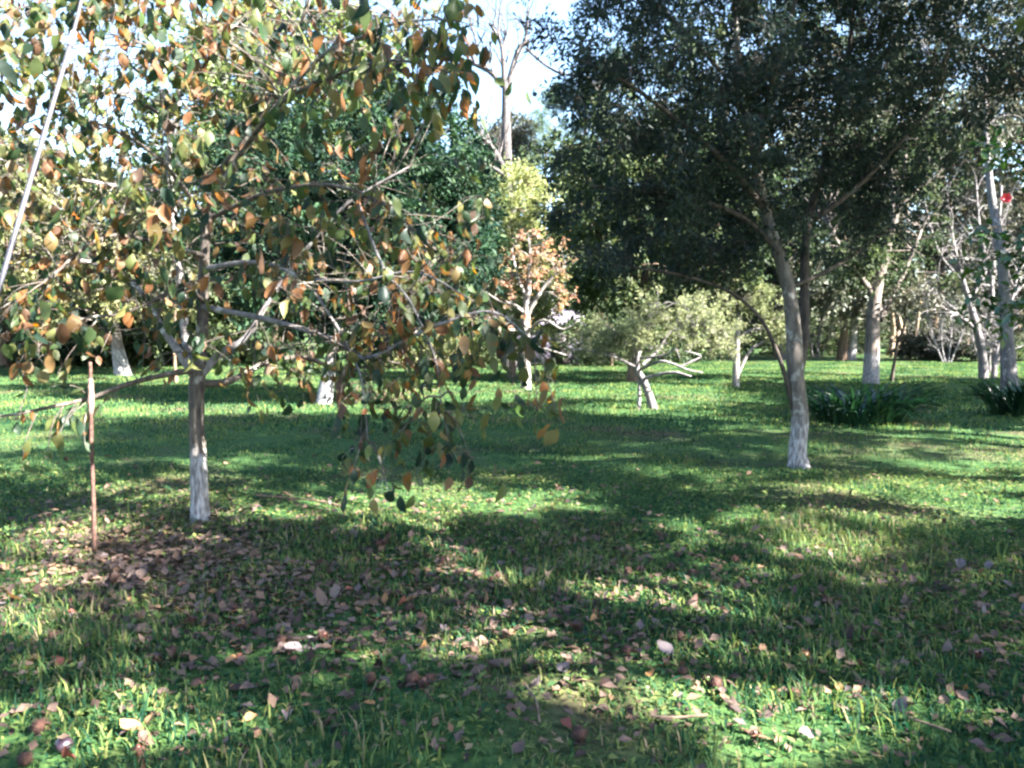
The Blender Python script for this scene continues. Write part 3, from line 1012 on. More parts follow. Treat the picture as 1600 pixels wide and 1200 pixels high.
# ------------------------------------------------------------------ small orange-leaved tree
def build_orange():
    D = 22
    base = ground_at(822, 607)
    trunk = limb([(822, 612, D, .16), (821, 560, D, .14), (821, 520, D, .13), (822, 490, D, .12), (826, 450, D, .08), (828, 400, D, .04), (826, 370, D, .02)])
    limbs = [limb([(822, 495, D, .08), (845, 455, D - .2, .06), (862, 435, D - .3, .04), (885, 415, D - .4, .02)]),
             limb([(821, 490, D, .06), (800, 475, D - .2, .05), (780, 470, D - .3, .03), (750, 450, D - .4, .015)]),
             limb([(822, 520, D, .05), (850, 500, D - .4, .04), (880, 515, D - .6, .03), (905, 500, D - .8, .015)]),
             limb([(824, 470, D, .05), (808, 430, D, .04), (800, 390, D, .02)]),
             limb([(821, 520, D, .045), (790, 515, D - .5, .035), (760, 530, D - .8, .02)]),
             limb([(822, 540, D, .04), (850, 545, D - .5, .03), (885, 555, D - .8, .015)])]
    lobes = [ell(830, 395, D, 55, 40, .9), ell(870, 450, D - .3, 38, 30, .6), ell(800, 430, D, 40, 40, .8), ell(780, 500, D - .5, 40, 28, .6), ell(850, 420, D, 45, 30, .7)]
    add_tree('orange_leaved_tree', 'small pale-trunked tree with sparse orange autumn leaves in full sun', 'tree', base, trunk, limbs, lobes, 95, 0.22, 4, 4, 0.11, 0.08,
             M['lf_orange'], M['bark_pale'], 0.5, fine=True, shell=0.3, twig_r=(0.02, 0.006))


build_orange()

# ------------------------------------------------------------------ gnarled pale shrub (fig-like) in the middle
def build_fig():
    D = 16.2
    base = ground_at(1015, 642)
    trunk = limb([(1022, 645, D, .11), (1018, 630, D, .095), (1012, 612, D, .085), (1004, 592, D, .075), (995, 575, D, .065), (1000, 545, D, .05), (1015, 510, D, .035), (1030, 480, D, .02)])
    pl = M['bark_grey']
    limbs = [limb([(997, 646, D - .1, .055), (999, 625, D - .05, .05), (999, 600, D, .045), (998, 578, D, .04)]),
             limb([(1005, 592, D, .05), (1030, 585, D - .4, .045), (1055, 582, D - .6, .04), (1080, 588, D - .7, .02)]),
             limb([(998, 578, D, .045), (1030, 565, D - .4, .04), (1050, 568, D - .5, .032), (1075, 578, D - .6, .028), (1098, 582, D - .6, .015)]),
             limb([(1060, 574, D - .5, .03), (1080, 565, D - .5, .028), (1095, 556, D - .5, .02), (1070, 548, D - .6, .012)]),
             limb([(1004, 570, D, .045), (1030, 545, D + .1, .04), (1045, 520, D + .1, .032), (1065, 515, D + .1, .02)]),
             limb([(996, 575, D, .04), (965, 560, D - .2, .035), (930, 550, D - .4, .025), (890, 545, D - .5, .012)]),
             limb([(1000, 555, D, .04), (975, 530, D - .2, .03), (950, 510, D - .3, .02)]),
             limb([(1015, 545, D, .035), (1060, 530, D + .3, .03), (1100, 520, D + .5, .02), (1130, 530, D + .6, .012)]),
             limb([(1000, 560, D, .035), (1040, 555, D - .5, .03), (1055, 545, D - .8, .02), (1062, 560, D - .9, .012)])]
    for l in limbs:
        l[:, 3] *= .75
    lobes = [ell(1040, 500, D + .3, 70, 45, .8), ell(980, 520, D, 60, 42, .8), ell(1100, 505, D + .5, 50, 42, .7), ell(930, 540, D - .2, 45, 35, .6), ell(1130, 530, D + .6, 35, 30, .5)]
    r = add_tree('gnarled_shrub', 'low gnarled shrub with twisted pale branches and frosted grey-green leaves on the mid lawn', 'shrub', base, trunk, limbs, lobes, 190, 0.22, 8, 8, 0.07, 0.034,
                 M['lf_fig'], pl, -0.3, fine=True, shell=0.35, twig_r=(0.018, 0.004), up=0.3)


build_fig()

# ------------------------------------------------------------------ small forked tree beside it
def build_forked():
    D = 23
    base = ground_at(1150, 606)
    trunk = limb([(1150, 610, D, .11), (1150, 585, D, .1), (1151, 560, D, .09), (1152, 530, D, .075), (1155, 500, D, .06), (1160, 470, D, .03)])
    limbs = [limb([(1151, 590, D, .06), (1162, 565, D, .055), (1175, 545, D, .045), (1200, 530, D, .02)]),
             limb([(1152, 545, D, .05), (1140, 530, D, .045), (1125, 520, D, .03), (1105, 535, D - .2, .015)]),
             limb([(1153, 530, D, .05), (1175, 515, D, .04), (1205, 515, D, .02)])]
    lobes = [ell(1160, 470, D, 55, 35, .9), ell(1215, 505, D, 35, 40, .7), ell(1120, 470, D + .5, 45, 35, .8)]
    add_tree('forked_tree', 'small pale forked tree just beyond the gnarled shrub on the sunlit grass strip', 'tree', base, trunk, limbs, lobes, 120, 0.3, 7, 8, 0.1, 0.05,
             M['lf_fig'], M['bark_pale'], 0.0, fine=False, shell=0.3, twig_r=(0.02, 0.006))


build_forked()

# ------------------------------------------------------------------ right-hand trees
def build_right_mid():
    D = 24.5
    base = ground_at(1360, 599)
    trunk = limb([(1360, 604, D, .27), (1361, 570, D, .24), (1363, 530, D, .22), (1364, 490, D, .21), (1372, 440, D, .17), (1385, 390, D, .14), (1400, 330, D, .11), (1412, 270, D, .07), (1420, 200, D, .04)])
    limbs = [limb([(1368, 470, D, .12), (1350, 440, D, .1), (1320, 400, D, .07), (1295, 350, D, .04)]),
             limb([(1375, 500, D, .1), (1395, 460, D + .4, .09), (1415, 420, D + .6, .07), (1440, 360, D + .8, .04)]),
             limb([(1392, 370, D, .09), (1395, 320, D, .07), (1393, 270, D, .05), (1380, 220, D, .03)]),
             limb([(1400, 330, D, .06), (1430, 300, D, .05), (1470, 270, D, .03)])]
    lobes = [ell(1330, 400, D, 80, 60, 1.5), ell(1400, 400, D + 1, 75, 65, 1.5), ell(1390, 250, D + 1, 110, 90, 2), ell(1300, 300, D + 1, 70, 70, 1.6)]
    add_tree('whitewashed_tree', 'stout tree with mottled trunk and whitewashed foot directly behind the strap-leaved clump', 'tree', base, trunk, limbs, lobes, 260, 0.5, 8, 10, 0.13, 0.06,
             M['lf_wood'], M['bark_wash_low'], 0.2, shell=0.3, twig_r=(0.03, 0.008))


build_right_mid()
D = 27
bare_tree('bare_fruit_tree', 'leafless multi-stemmed grey tree with a haze of twigs at the right edge', ground_at(1535, 592),
          limb([(1537, 597, D, .17), (1535, 560, D, .15), (1530, 530, D, .14), (1520, 490, D, .11), (1505, 440, D, .08), (1490, 380, D, .05), (1480, 310, D, .025)]),
          [limb([(1552, 596, D, .1), (1556, 550, D, .09), (1570, 510, D, .07), (1585, 450, D, .05), (1600, 380, D, .03)]),
           limb([(1532, 535, D, .1), (1548, 490, D, .09), (1550, 430, D, .07), (1560, 360, D, .05), (1565, 290, D, .03)]),
           limb([(1525, 515, D, .08), (1500, 495, D, .07), (1470, 480, D, .05), (1430, 440, D, .03)]),
           limb([(1515, 470, D, .06), (1540, 420, D, .05), (1530, 350, D, .04), (1525, 280, D, .02)]),
           limb([(1505, 440, D, .05), (1470, 400, D, .04), (1450, 340, D, .03), (1440, 280, D, .015)])],
          M['bark_grey'], 150, (0.7, 2.0), 0.028, 0.35)

simple_tree('broadleaf_tree', 'dark broadleaf tree with scattered yellow-lit leaves behind the large evergreen crown', 990, 598,
            [ell(960, 330, 24, 90, 110, 2), ell(1060, 300, 24, 120, 130, 2.4), ell(1130, 380, 24, 100, 90, 2.2), ell(930, 250, 25, 60, 80, 1.6), ell(1000, 440, 24, 100, 50, 1.8)],
            330, 0.6, 8, 9, 0.2, 0.12, M['lf_wood'], M['bark_brown'], 0.2, boughs=8)

# eucalyptus-like tall pale trunk at upper right
D = 21
simple_tree('gum_tree', 'tall slender smooth-barked tree with sparse high foliage at upper right', 1578, 610,
            [ell(1500, -20, D, 130, 120, 2.2), ell(1580, 130, D + 1, 80, 100, 1.8), ell(1430, 60, D + 1, 90, 90, 1.8)],
            170, 0.6, 6, 9, 0.16, 0.035, M['lf_olive'], M['bark_grey'], 0.2, boughs=6, droop=0.8, lean=(.7, 0))

# ------------------------------------------------------------------ pines and woodland far behind
def pine(label, px, py, D, puffs, r=0.22, lean=0.0):
    base = ground_at(px, py)
    sc = D / base[1]
    b = at(px, 0, D)
    base = np.array((b[0], b[1], float(gz(b[0], b[1]))))
    lobes = [ell(a, c, D, rx, ry, rx * D / FPX) for a, c, rx, ry in puffs]
    return simple_tree('pine_tree', label, 0, 0, lobes, 45 * len(lobes), 0.7, 8, 11, 0.34, 0.05, M['lf_pine'], M['bark_brown'], r, base=base, boughs=len(lobes) * 2, top=0.9, droop=-0.3, shell=0.2, group='pines far behind the garden')


pine('distant pine with small round tufts of needles in the sky gap', 925, 560, 62, [(872, 155, 20, 22), (925, 150, 30, 25), (905, 190, 22, 16), (960, 110, 30, 35)], 0.3)
pine('distant dark spreading pine low in the sky gap beside leafless tree', 850, 560, 75, [(850, 195, 35, 22), (830, 230, 40, 35), (880, 240, 40, 40)], 0.3)
simple_tree('round_tree', 'pale olive rounded tree seen far off behind the leafless trunk', 0, 0,
            [ell(800, 215, 66, 38, 40, 2.2), ell(770, 240, 66, 38, 40, 2.2), ell(790, 280, 66, 50, 60, 2.6)], 160, 1.0, 8, 9, 0.32, 0.17, M['lf_olive'], M['bark_brown'], 0.3,
            base=np.array((at(795, 0, 66)[0], 66.0, 0.0)))

woods = [
    # label, px, D, lobes (px,py,rx,ry), material, clumps
    ('olive-brown tree filling the far left edge of the picture', -20, 34, [(-40, 330, 130, 120), (30, 420, 110, 80)], 'lf_olive', 240),
    ('dark green tree low behind the yellowish one at far left', 110, 38, [(90, 480, 120, 70), (170, 500, 100, 60), (20, 500, 100, 60)], 'lf_wood', 260),
    ('mid-green tree filling the gap behind the persimmon trunk', 290, 36, [(290, 440, 110, 90), (340, 340, 90, 120), (250, 520, 90, 50)], 'lf_wood', 280),
    ('dark tree behind the left of the broad dense one', 400, 40, [(400, 470, 120, 80), (450, 360, 110, 140)], 'lf_wood', 240),
    ('olive tree seen below the columnar sunlit one', 720, 44, [(720, 460, 80, 80), (760, 380, 60, 80), (700, 360, 60, 120)], 'lf_wood', 220),
    ('dark tree between the orange-leaved tree and the evergreen crown', 910, 42, [(900, 300, 60, 90), (910, 400, 70, 90), (960, 470, 90, 60)], 'lf_wood', 240),
    ('tall dark tree far behind the gnarled shrub', 1060, 46, [(1040, 280, 120, 140), (1090, 430, 110, 90)], 'lf_wood', 240),
    ('tall shaded tree far behind the evergreen trunk', 1230, 48, [(1220, 260, 120, 150), (1200, 430, 110, 80)], 'lf_olive', 240),
    ('olive-brown tree behind the whitewashed right-hand trunk', 1330, 44, [(1320, 420, 110, 80), (1340, 250, 110, 130)], 'lf_olive', 260),
    ('dull green tree behind the leafless grey one', 1480, 46, [(1470, 400, 110, 90), (1450, 240, 110, 130), (1530, 300, 90, 130)], 'lf_olive', 260),
    ('dull green tree at the far right edge of the wood', 1600, 42, [(1610, 400, 100, 110), (1600, 200, 110, 150)], 'lf_olive', 240),
    ('tall grey-green tree showing high between the evergreen and the slender tree', 1420, 58, [(1400, 90, 140, 150), (1520, 60, 120, 150), (1300, 60, 130, 140)], 'lf_wood', 260),
    ('high dark tree crowning the wood behind the evergreen', 1120, 60, [(1100, 120, 120, 140), (1180, 30, 130, 120)], 'lf_wood', 240),
]
for lab, px, D_, lb, mt, nc in woods:
    b = at(px, 0, D_)
    base = np.array((b[0], b[1], float(gz(b[0], b[1]))))
    simple_tree('woodland_tree', lab, 0, 0, [ell(a, c, D_ + rng.uniform(-1, 1), rx, ry, rx * D_ / FPX * .7) for a, c, rx, ry in lb], nc, 0.95, 7, 9, 0.3, 0.16,
                M[mt], M['bark_brown'], 0.26, base=base, boughs=6, group='trees of the wood behind the garden')

# the wood beyond reads as one mass
def far_wood():
    lobes = []
    for a in range(-260, 1900, 85):
        top = 330 if 640 < a < 960 else 230 + 60 * math.sin(a * .013)
        d_ = 78 + 6 * math.sin(a * .7)
        for y_ in (top + 60, (top + 560) / 2, 520):
            lobes.append(ell(a + random.uniform(-20, 20), y_, d_, 75, 85, 3.0))
    ctr = lobe_points(lobes, 2600, .3)
    ctr = ctr[ctr[:, 2] > .2]
    mb = MB()
    foliage(mb, ctr, 1.6, 6, 8, .6, .36, .2)
    o = mb.build('woodland', M['lf_wood'], kind='stuff', smooth=False)
    o['label'] = 'dim green mass of far woodland closing off the garden'
    o['category'] = 'woodland'


far_wood()

# undergrowth shrubs along the lawn's far edge
shrubs = [(40, 36, 90, 55, 'lf_wood', 'dark shrub under the far-left trees'), (130, 37, 70, 60, 'lf_wood', 'dark green shrub left of the whitewashed far trunk'), (240, 36, 70, 55, 'lf_wood', 'shaggy shrub right of the whitewashed far trunk'),
          (350, 37, 80, 70, 'lf_wood', 'dark shrub behind the persimmon trunk at lawn edge'), (640, 34, 70, 45, 'lf_yellowgreen', 'sunlit yellowish shrub at lawn edge beyond the drooping persimmon leaves'),
          (715, 36, 60, 50, 'lf_wood', 'small dark shrub left of the orange-leaved tree'), (960, 36, 80, 60, 'lf_wood', 'dark shrub right of the grey shed'), (1060, 40, 80, 60, 'lf_wood', 'dark shrub far behind the twisted branches'),
          (1250, 52, 80, 50, 'lf_wood', 'dark brushy shrub beyond the evergreen trunk'), (1320, 54, 60, 40, 'lf_wood', 'low brush left of the whitewashed right-hand trunk'), (1500, 56, 90, 40, 'lf_olive', 'olive shrub behind the board fence'),
          (1590, 50, 70, 50, 'lf_olive', 'olive shrub at the right end of the board fence'),
          (1290, 57, 90, 75, 'lf_olive', 'tall dim shrub filling the gap right of the evergreen trunk'), (1430, 59, 90, 80, 'lf_wood', 'tall dim shrub behind the tan sunlit trunks'),
          (1540, 59, 90, 85, 'lf_wood', 'tall dim shrub behind the leafless grey tree'), (1180, 54, 80, 70, 'lf_wood', 'tall dim shrub behind the small forked tree'),
          (1480, 44, 50, 28, 'lf_olive', 'low brush in front of the board fence, left of leafless tree'), (1585, 42, 45, 26, 'lf_wood', 'low brush in front of the board fence, right of leafless tree')]
for px, D_, rx, ry, mt, lab in shrubs:
    b = at(px, 0, D_)
    base = np.array((b[0], b[1], float(gz(b[0], b[1]))))
    rr = np.array((rx * D_ / FPX, rx * D_ / FPX * .7, ry * D_ / FPX))
    simple_tree('shrub', lab, 0, 0, [(base + np.array((0, 0, rr[2] * .85)), rr), (base + np.array((rr[0] * .6, .3, rr[2] * .6)), rr * .7), (base + np.array((-rr[0] * .6, -.3, rr[2] * .6)), rr * .7)],
                130, 0.6, 7, 8, 0.2, 0.1, M[mt], M['bark_brown'], 0.06, base=base, boughs=6, cat='shrub', group='shrubs along the edge of the lawn', shell=.4)

for px, py, D_, w, lab in ((1290, 556, 48, 34, 'tangled leafless brush between the evergreen trunk and the whitewashed trunk'), (1240, 560, 44, 26, 'low leafless brush behind the evergreen trunk'),
                           (1465, 560, 44, 34, 'leafless grey-purple brush left of the leafless tree'), (1570, 585, 30, 30, 'leafless grey-purple brush at the right picture edge'), (1500, 566, 40, 34, 'leafless brush directly behind the leafless tree')):
    b = at(px, 0, D_)
    k = D_ / FPX
    bb = np.array((b[0], b[1], float(gz(b[0], b[1]))))
    st = [smooth_path([np.append(bb + (dx * .15 * w * k, 0, -.05), .05), np.append(bb + (dx * .6 * w * k, rng.normal(0, .3), 45 * k), .035), np.append(bb + (dx * w * k, rng.normal(0, .5), 105 * k), .012)], 4) for dx in (-1, -.5, .1, .6, 1.1)]
    t_ = bare_tree('bare_shrub', lab, bb, st[2], st[:2] + st[3:], M['bark_grey'], 70, (0.5, 1.6), 0.022, 0.3)
    t_['category'] = 'shrub'
    t_['group'] = 'leafless brush along the right wood edge'

# pink-flowered shrub at far left
def pink_shrub():
    D_ = 33
    b = at(75, 0, D_)
    base = np.array((b[0], b[1], float(gz(b[0], b[1]))))
    c = at(75, 500, D_)
    lobes = [(c, np.array((1.1, .8, .9))), (np.array((c[0] + .6, c[1], c[2] - .7)), np.array((1.2, .8, .8)))]
    r = simple_tree('flowering_shrub', 'far-left shrub with pink blossoms showing between the persimmon leaves', 0, 0, lobes, 110, .45, 7, 8, .16, .08, M['lf_laurel'], M['bark_brown'], .05, base=base, boughs=4, cat='shrub')
    mb = MB()
    ctr = lobe_points([(c + np.array((0, -.45, .25)), np.array((.8, .5, .4)))], 60, .6)
    n = len(ctr) * 6
    p = np.repeat(ctr, 6, 0) + rng.normal(0, .04, (n, 3))
    leaf_quads(mb, p, rvec(n), rvec(n), np.full(n, .11), np.full(n, .09), .3)
    mb.build('blossoms', leaf_mat('pink_petal', [(.55, .2, .22), (.7, .32, .33), (.6, .24, .2)], .4, .6, .2), r, smooth=False, kind='stuff')


pink_shrub()

# saplings and thin trunks along the wood edge
thin = [(258, 612, 24.0, 440, .06, 'bark_brown', 'thin brown sapling stem just left of the persimmon trunk'), (1268, 562, 46, 470, .2, 'bark_pale_wash', 'greyish trunk far behind the evergreen trunk'),
        (1345, 560, 44, 400, .26, 'bark_pale_wash', 'pale grey trunk left of the whitewashed right-hand tree'), (1378, 563, 42, 430, .17, 'bark_pale_wash', 'thin pale trunk right of the whitewashed right-hand tree'),
        (1408, 552, 52, 380, .2, 'bark_tan', 'tan sunlit trunk, first of the row at the board fence'), (1424, 551, 54, 400, .15, 'bark_tan', 'leaning tan sunlit trunk, second of the row at the board fence'),
        (1440, 551, 53, 390, .18, 'bark_tan', 'tan sunlit trunk, third of the row at the board fence'), (1412, 598, 24.5, 470, .06, 'bark_dark', 'thin dark stem right of the strap-leaved clump'),
        (1590, 556, 50, 380, .16, 'bark_tan', 'tan trunk at the right end of the board fence')]
for px, py, D_, ptop, r, mt, lab in thin:
    b = at(px, 0, D_)
    base = np.array((b[0], b[1], float(gz(b[0], b[1]))))
    t = at(px + random.uniform(-14, 14), ptop, D_ + random.uniform(-.3, .3))
    up_ = t[2] - base[2]
    lobes = [(t + np.array((0, 0, .2)), np.array((.14, .14, .1)) * up_ + .3)]
    simple_tree('slender_tree', lab, 0, 0, lobes, 30, .5, 5, 7, .16, .07, M['lf_olive'], M[mt], r, base=base, boughs=3, top=1.0, group='slender trunks along the wood edge')

# ------------------------------------------------------------------ camellia at the right edge and chestnut overhanging from the right
def build_camellia():
    base = np.array((4.95, 6.3, float(gz(4.95, 6.3))))
    c = np.array((4.55, 6.2, 2.45))
    trunk = straight_trunk(base, c + np.array((.1, 0, .5)), .05, .015, .03)
    limbs = []
    for _ in range(5):
        p = trunk[int(rng.uniform(.3, .8) * (len(trunk) - 1))]
        e = c + rvec(1)[0] * np.array((.5, .5, .8))
        limbs.append(smooth_path([np.append(p[:3], .018), np.append((p[:3] + e) / 2 + (0, 0, .1), .013), np.append(e, .005)], 3))
    lobes = [(c, np.array((.75, .7, .95))), (c + np.array((.3, 0, -.8)), np.array((.6, .6, .6)))]
    r = add_tree('camellia_bush', 'glossy dark leafy bush with red flowers cut by the right picture edge', 'bush', base, trunk, limbs, lobes, 120, .22, 5, 8, .085, .045, M['lf_camellia'], M['bark_brown'], .2, fine=True, twig_r=(.01, .003))
    red = plain_mat('red_petal', (.45, .012, .02), (.6, .03, .04), 30, .5)
    yel = plain_mat('yellow_stamens', (.5, .32, .04), (.6, .4, .06), 60, .7)
    for (px, py, d) in ((1572, 310, 5.75), (1630, 250, 5.7)):
        p = at(px, py, d)
        mb = MB()
        ax0 = unit(np.array((-.5, -1, .15)))
        u = unit(np.cross(ax0, (0, 0, 1)))
        w = np.cross(u, ax0)
        for ring, n, ln, op in ((0, 6, .045, 1.1), (1, 5, .034, .7)):
            for k in range(n):
                a = 2 * math.pi * (k + .5 * ring) / n
                dr = u * math.cos(a) + w * math.sin(a)
                d_ = unit(dr * op + ax0 * .6)
                leaf_quads(mb, p[None], d_[None], ax0[None], np.array([ln]), np.array([ln * 1.1]), -.2)
        f = mb.build('flower', red, r, smooth=False)
        ms = MB()
        for k in range(10):
            q = p + ax0 * .005
            tube(ms, np.array([np.append(q, .0015), np.append(q + unit(ax0 + rvec(1)[0] * .3) * .018, .002)]), 4)
        ms.build('stamens', yel, f)


build_camellia()


def shade_tree(name, label, bx, by, lobes, nclump, L, W, lmat, r=.2, droop=.4, spray=.5):
    base = np.array((bx, by, float(gz(bx, by))))
    lobes = [(np.array(c, float), np.array(rr, float)) for c, rr in lobes]
    topz = max(c[2] for c, _ in lobes)
    trunk = straight_trunk(base, np.array((bx - .2, by, topz)), r, r * .3, .1, 7)
    limbs = []
    for c, rr in lobes:
        for _ in range(2):
            p = trunk[int(rng.uniform(.35, .75) * (len(trunk) - 1))]
            e = c + rvec(1)[0] * rr * .5
            limbs.append(smooth_path([np.append(p[:3], r * .35), np.append((p[:3] + e) / 2 + (0, 0, .3), r * .22), np.append(e, r * .07)], 4))
    add_tree(name, label, 'tree', base, trunk, limbs, lobes, nclump, spray, 6, 9, L, W, lmat, M['bark_brown'], droop, fine=False, shell=.2, twig_r=(.02, .004))


def build_chestnut():
    shade_tree('chestnut_tree', 'chestnut tree whose leafy boughs overhang the top right corner', 9.6, 6.6,
               [((5.0, 6.1, 4.5), (.9, .8, .7)), ((7.4, 6.0, 6.6), (1.8, 1.6, 1.3)), ((9.8, 7.6, 7.6), (2.4, 2.0, 1.8)), ((11.6, 5.6, 7.0), (2.2, 2.0, 1.6)), ((8.6, 5.0, 8.6), (2.0, 1.8, 1.4)), ((12.4, 8.2, 6.2), (1.8, 1.8, 1.4)), ((9.8, 7.0, 10.0), (2.2, 2.0, 1.4)), ((9.4, 9.4, 6.4), (1.6, 1.3, 1.2)),
                ((8.4, 5.5, 11.4), (1.3, 1.2, .9)), ((9.6, 3.6, 11.8), (1.4, 1.2, .9)), ((11, 6.6, 12.6), (1.5, 1.3, 1.0)),
                ((6.5, 4.6, 9.4), (1.2, 1.0, .7)), ((5.2, 6.2, 8.4), (1.0, .9, .6)), ((7.2, 7.2, 9.8), (1.1, 1.0, .7))],  # high lobes out of view, added to shade the lawn
               860, .17, .06, M['lf_chestnut'])
    shade_tree('unseen_walnut', 'added unseen walnut tree beside the photographer casting dappled shade on the nearest grass', 9.2, 0.4,  # unseen tree, crown lobes placed to shape the dapples
               [((7.2, .5, 7.2), (1.2, 1.0, .7)), ((9.8, 1.9, 7.4), (1.2, 1.0, .7)), ((11.8, .3, 7.0), (1.3, 1.0, .8)), ((9.3, -1.7, 7.6), (1.3, 1.0, .7)), ((12.6, -2.2, 8.2), (1.2, 1.0, .8)), ((12.0, 2.9, 8.6), (1.2, 1.0, .8)),
                ((10.0, 0, 9.6), (1.2, 1.1, .8)), ((6.6, -1.7, 6.2), (1.0, .9, .6)), ((14.2, .9, 8.4), (1.1, 1.0, .8)), ((5.4, .7, 5.8), (.8, .8, .5)), ((7.6, 2.3, 6.0), (.9, .8, .6)), ((15, -1.2, 9.6), (1.2, 1.0, .8)), ((13.6, 3.2, 6.2), (1.0, .9, .7)),
                ((6.0, -.7, 7.0), (.9, .8, .6)), ((5.2, 2.6, 8.0), (.9, .9, .6)), ((6.6, .2, 8.8), (1.0, .9, .6)),
                ((5.6, 4.0, 6.6), (.8, .7, .5)), ((7.8, 3.8, 8.2), (.9, .8, .6)), ((4.7, 4.8, 7.2), (.8, .7, .5))],
               460, .19, .085, M['lf_chestnut'], .26, spray=.34)
    shade_tree('holm_oak', 'dark evergreen oak crown filling the upper right corner behind the red-flowered bush', 7.9, 10.4,
               [((6.3, 10.2, 5.0), (1.0, 1.0, .9)), ((7.5, 10.8, 6.2), (1.4, 1.3, 1.1)), ((6.0, 10.2, 7.0), (1.2, 1.2, 1.0)), ((7.6, 9.8, 4.2), (1.1, 1.1, .9)), ((8.6, 10.4, 5.2), (1.2, 1.2, 1.1))],
               330, .075, .032, M['lf_evergreen'], .18, spray=.36)
    shade_tree('unseen_cedar', 'added unseen cedar just beyond the right picture edge shading the middle lawn', 12.6, 9.8,  # added out of view to darken the middle lawn
               [((11, 9.2, 8.5), (1.5, 1.3, .8)), ((12.5, 9.5, 11), (1.5, 1.4, .8)), ((10.3, 10.5, 6.8), (1.3, 1.2, .7)), ((13.2, 8.5, 9.5), (1.4, 1.3, .8)), ((14, 10, 12.6), (1.3, 1.2, .8)), ((11.8, 11, 9.6), (1.3, 1.2, .7)), ((13.4, 10.6, 7.2), (1.3, 1.2, .7))],
               300, .12, .05, M['lf_evergreen'], .26, spray=.42)
    shade_tree('unseen_oak', 'unseen oak added at the right-hand wood edge shading the far right lawn', 17.5, 13.5,  # added out of view to shade the right side
               [((14.5, 11.5, 6.5), (2.4, 2.2, 1.7)), ((19, 15, 6), (2.6, 2.6, 2)), ((15, 16, 5.4), (2, 2, 1.5)), ((18, 12, 8.5), (2.4, 2.4, 1.6)), ((14, 11.5, 5), (1.5, 1.5, 1.2))], 620, .2, .1, M['lf_wood'], .28)
    shade_tree('unseen_oak', 'second unseen oak added further back along the right-hand wood edge', 23, 19,  # also unseen, put in for its shade on the right-hand trees
               [((22, 19, 6.5), (3, 2.6, 2)), ((25, 21, 7), (3, 2.6, 2)), ((21, 17.5, 9), (2.6, 2.6, 1.8)), ((24, 18, 4.5), (2.4, 2.4, 1.6))], 520, .24, .12, M['lf_wood'], .3)
    shade_tree('unseen_oak', 'third unseen added oak, tallest along the right-hand wood edge', 21, 15.5,  # unseen, added to deepen shade over the far right
               [((20, 15, 9.5), (2.2, 2, 1.4)), ((22.5, 16, 11), (2.2, 2, 1.4)), ((18.5, 17, 7.5), (1.8, 1.8, 1.2)), ((23, 14, 8), (2, 2, 1.4)), ((19.5, 19.5, 6.5), (1.6, 1.6, 1.2))], 420, .22, .11, M['lf_wood'], .3)


build_chestnut()

# ------------------------------------------------------------------ strap-leaved clumps (agapanthus)
def strap_clump(label, cx, cy, rx, ry, n, hmax):
    base = np.array((cx, cy, float(gz(cx, cy))))
    root = thing('agapanthus_clump', label, 'plant', base, 'strap-leaved clumps on the lawn')
    mats = [leaf_mat('strap_leaf_%d' % len(bpy.data.materials), [(.006, .024, .013), (.012, .038, .018), (.024, .06, .024)], .15, .35, .4, 'obj')]
    vs = []
    for k in range(8):
        mb = MB()
        L, W = 0.6, 0.034
        a0 = random.uniform(.25, .7)
        cur = random.uniform(1.0, 2.1)
        p = np.array((0., 0., 0.))
        th = a0
        rows = []
        ns = 7
        for i in range(ns):
            f = i / (ns - 1)
            w = W * (0.7 + .5 * math.sin(math.pi * min(f * 1.1, 1)) * .8) * (1 - f ** 5)
            rows.append((p.copy(), w))
            p = p + np.array((math.sin(th), 0, math.cos(th))) * L / (ns - 1)
            th += cur / (ns - 1) * (0.4 + 1.2 * f)
        v = []
        for q, w in rows:
            v += [q + (0, -w / 2, .006), q + (0, 0, -.002), q + (0, w / 2, .006)]
        qd = []
        for i in range(ns - 1):
            a = i * 3
            qd += [(a, a + 1, a + 4, a + 3), (a + 1, a + 2, a + 5, a + 4)]
        mb.add(v, qd)
        vs.append(mb.mesh('leaf', mats[0]))
    for j in range(n):
        a = random.uniform(0, 2 * math.pi)
        rad = math.sqrt(random.random())
        x, y = rx * rad * math.cos(a), ry * rad * math.sin(a)
        o = bpy.data.objects.new('leaf', vs[j % 8])
        C.objects.link(o)
        o.parent = root
        o.location = (x * .8, y * .8, float(gz(cx + x, cy + y)) - base[2] - .01)
        o.rotation_euler = (random.uniform(-.15, .15), random.uniform(-.15, .15), math.atan2(y, x) + random.uniform(-1.1, 1.1))
        s = random.uniform(.75, 1.2) * hmax
        o.scale = (s, s, s)


g = ground_at(1362, 664)
strap_clump('wide clump of dark strap leaves between the evergreen trunk and the whitewashed tree', g[0], g[1] + .35, 1.0, .6, 300, 1.42)
g = ground_at(1612, 652)
strap_clump('clump of dark strap leaves cut by the right picture edge', g[0], g[1] + .3, 0.72, .55, 220, 1.35)

# ------------------------------------------------------------------ shed, fence
def box(mb, c, s, rz=0.0):
    x, y, z = s[0] / 2, s[1] / 2, s[2] / 2
    v = np.array([(-x, -y, -z), (x, -y, -z), (x, y, -z), (-x, y, -z), (-x, -y, z), (x, -y, z), (x, y, z), (-x, y, z)])
    if rz:
        ca, sa = math.cos(rz), math.sin(rz)
        v = np.stack((v[:, 0] * ca - v[:, 1] * sa, v[:, 0] * sa + v[:, 1] * ca, v[:, 2]), -1)
    mb.add(v + np.asarray(c), [(0, 3, 2, 1), (4, 5, 6, 7), (0, 1, 5, 4), (1, 2, 6, 5), (2, 3, 7, 6), (3, 0, 4, 7)])


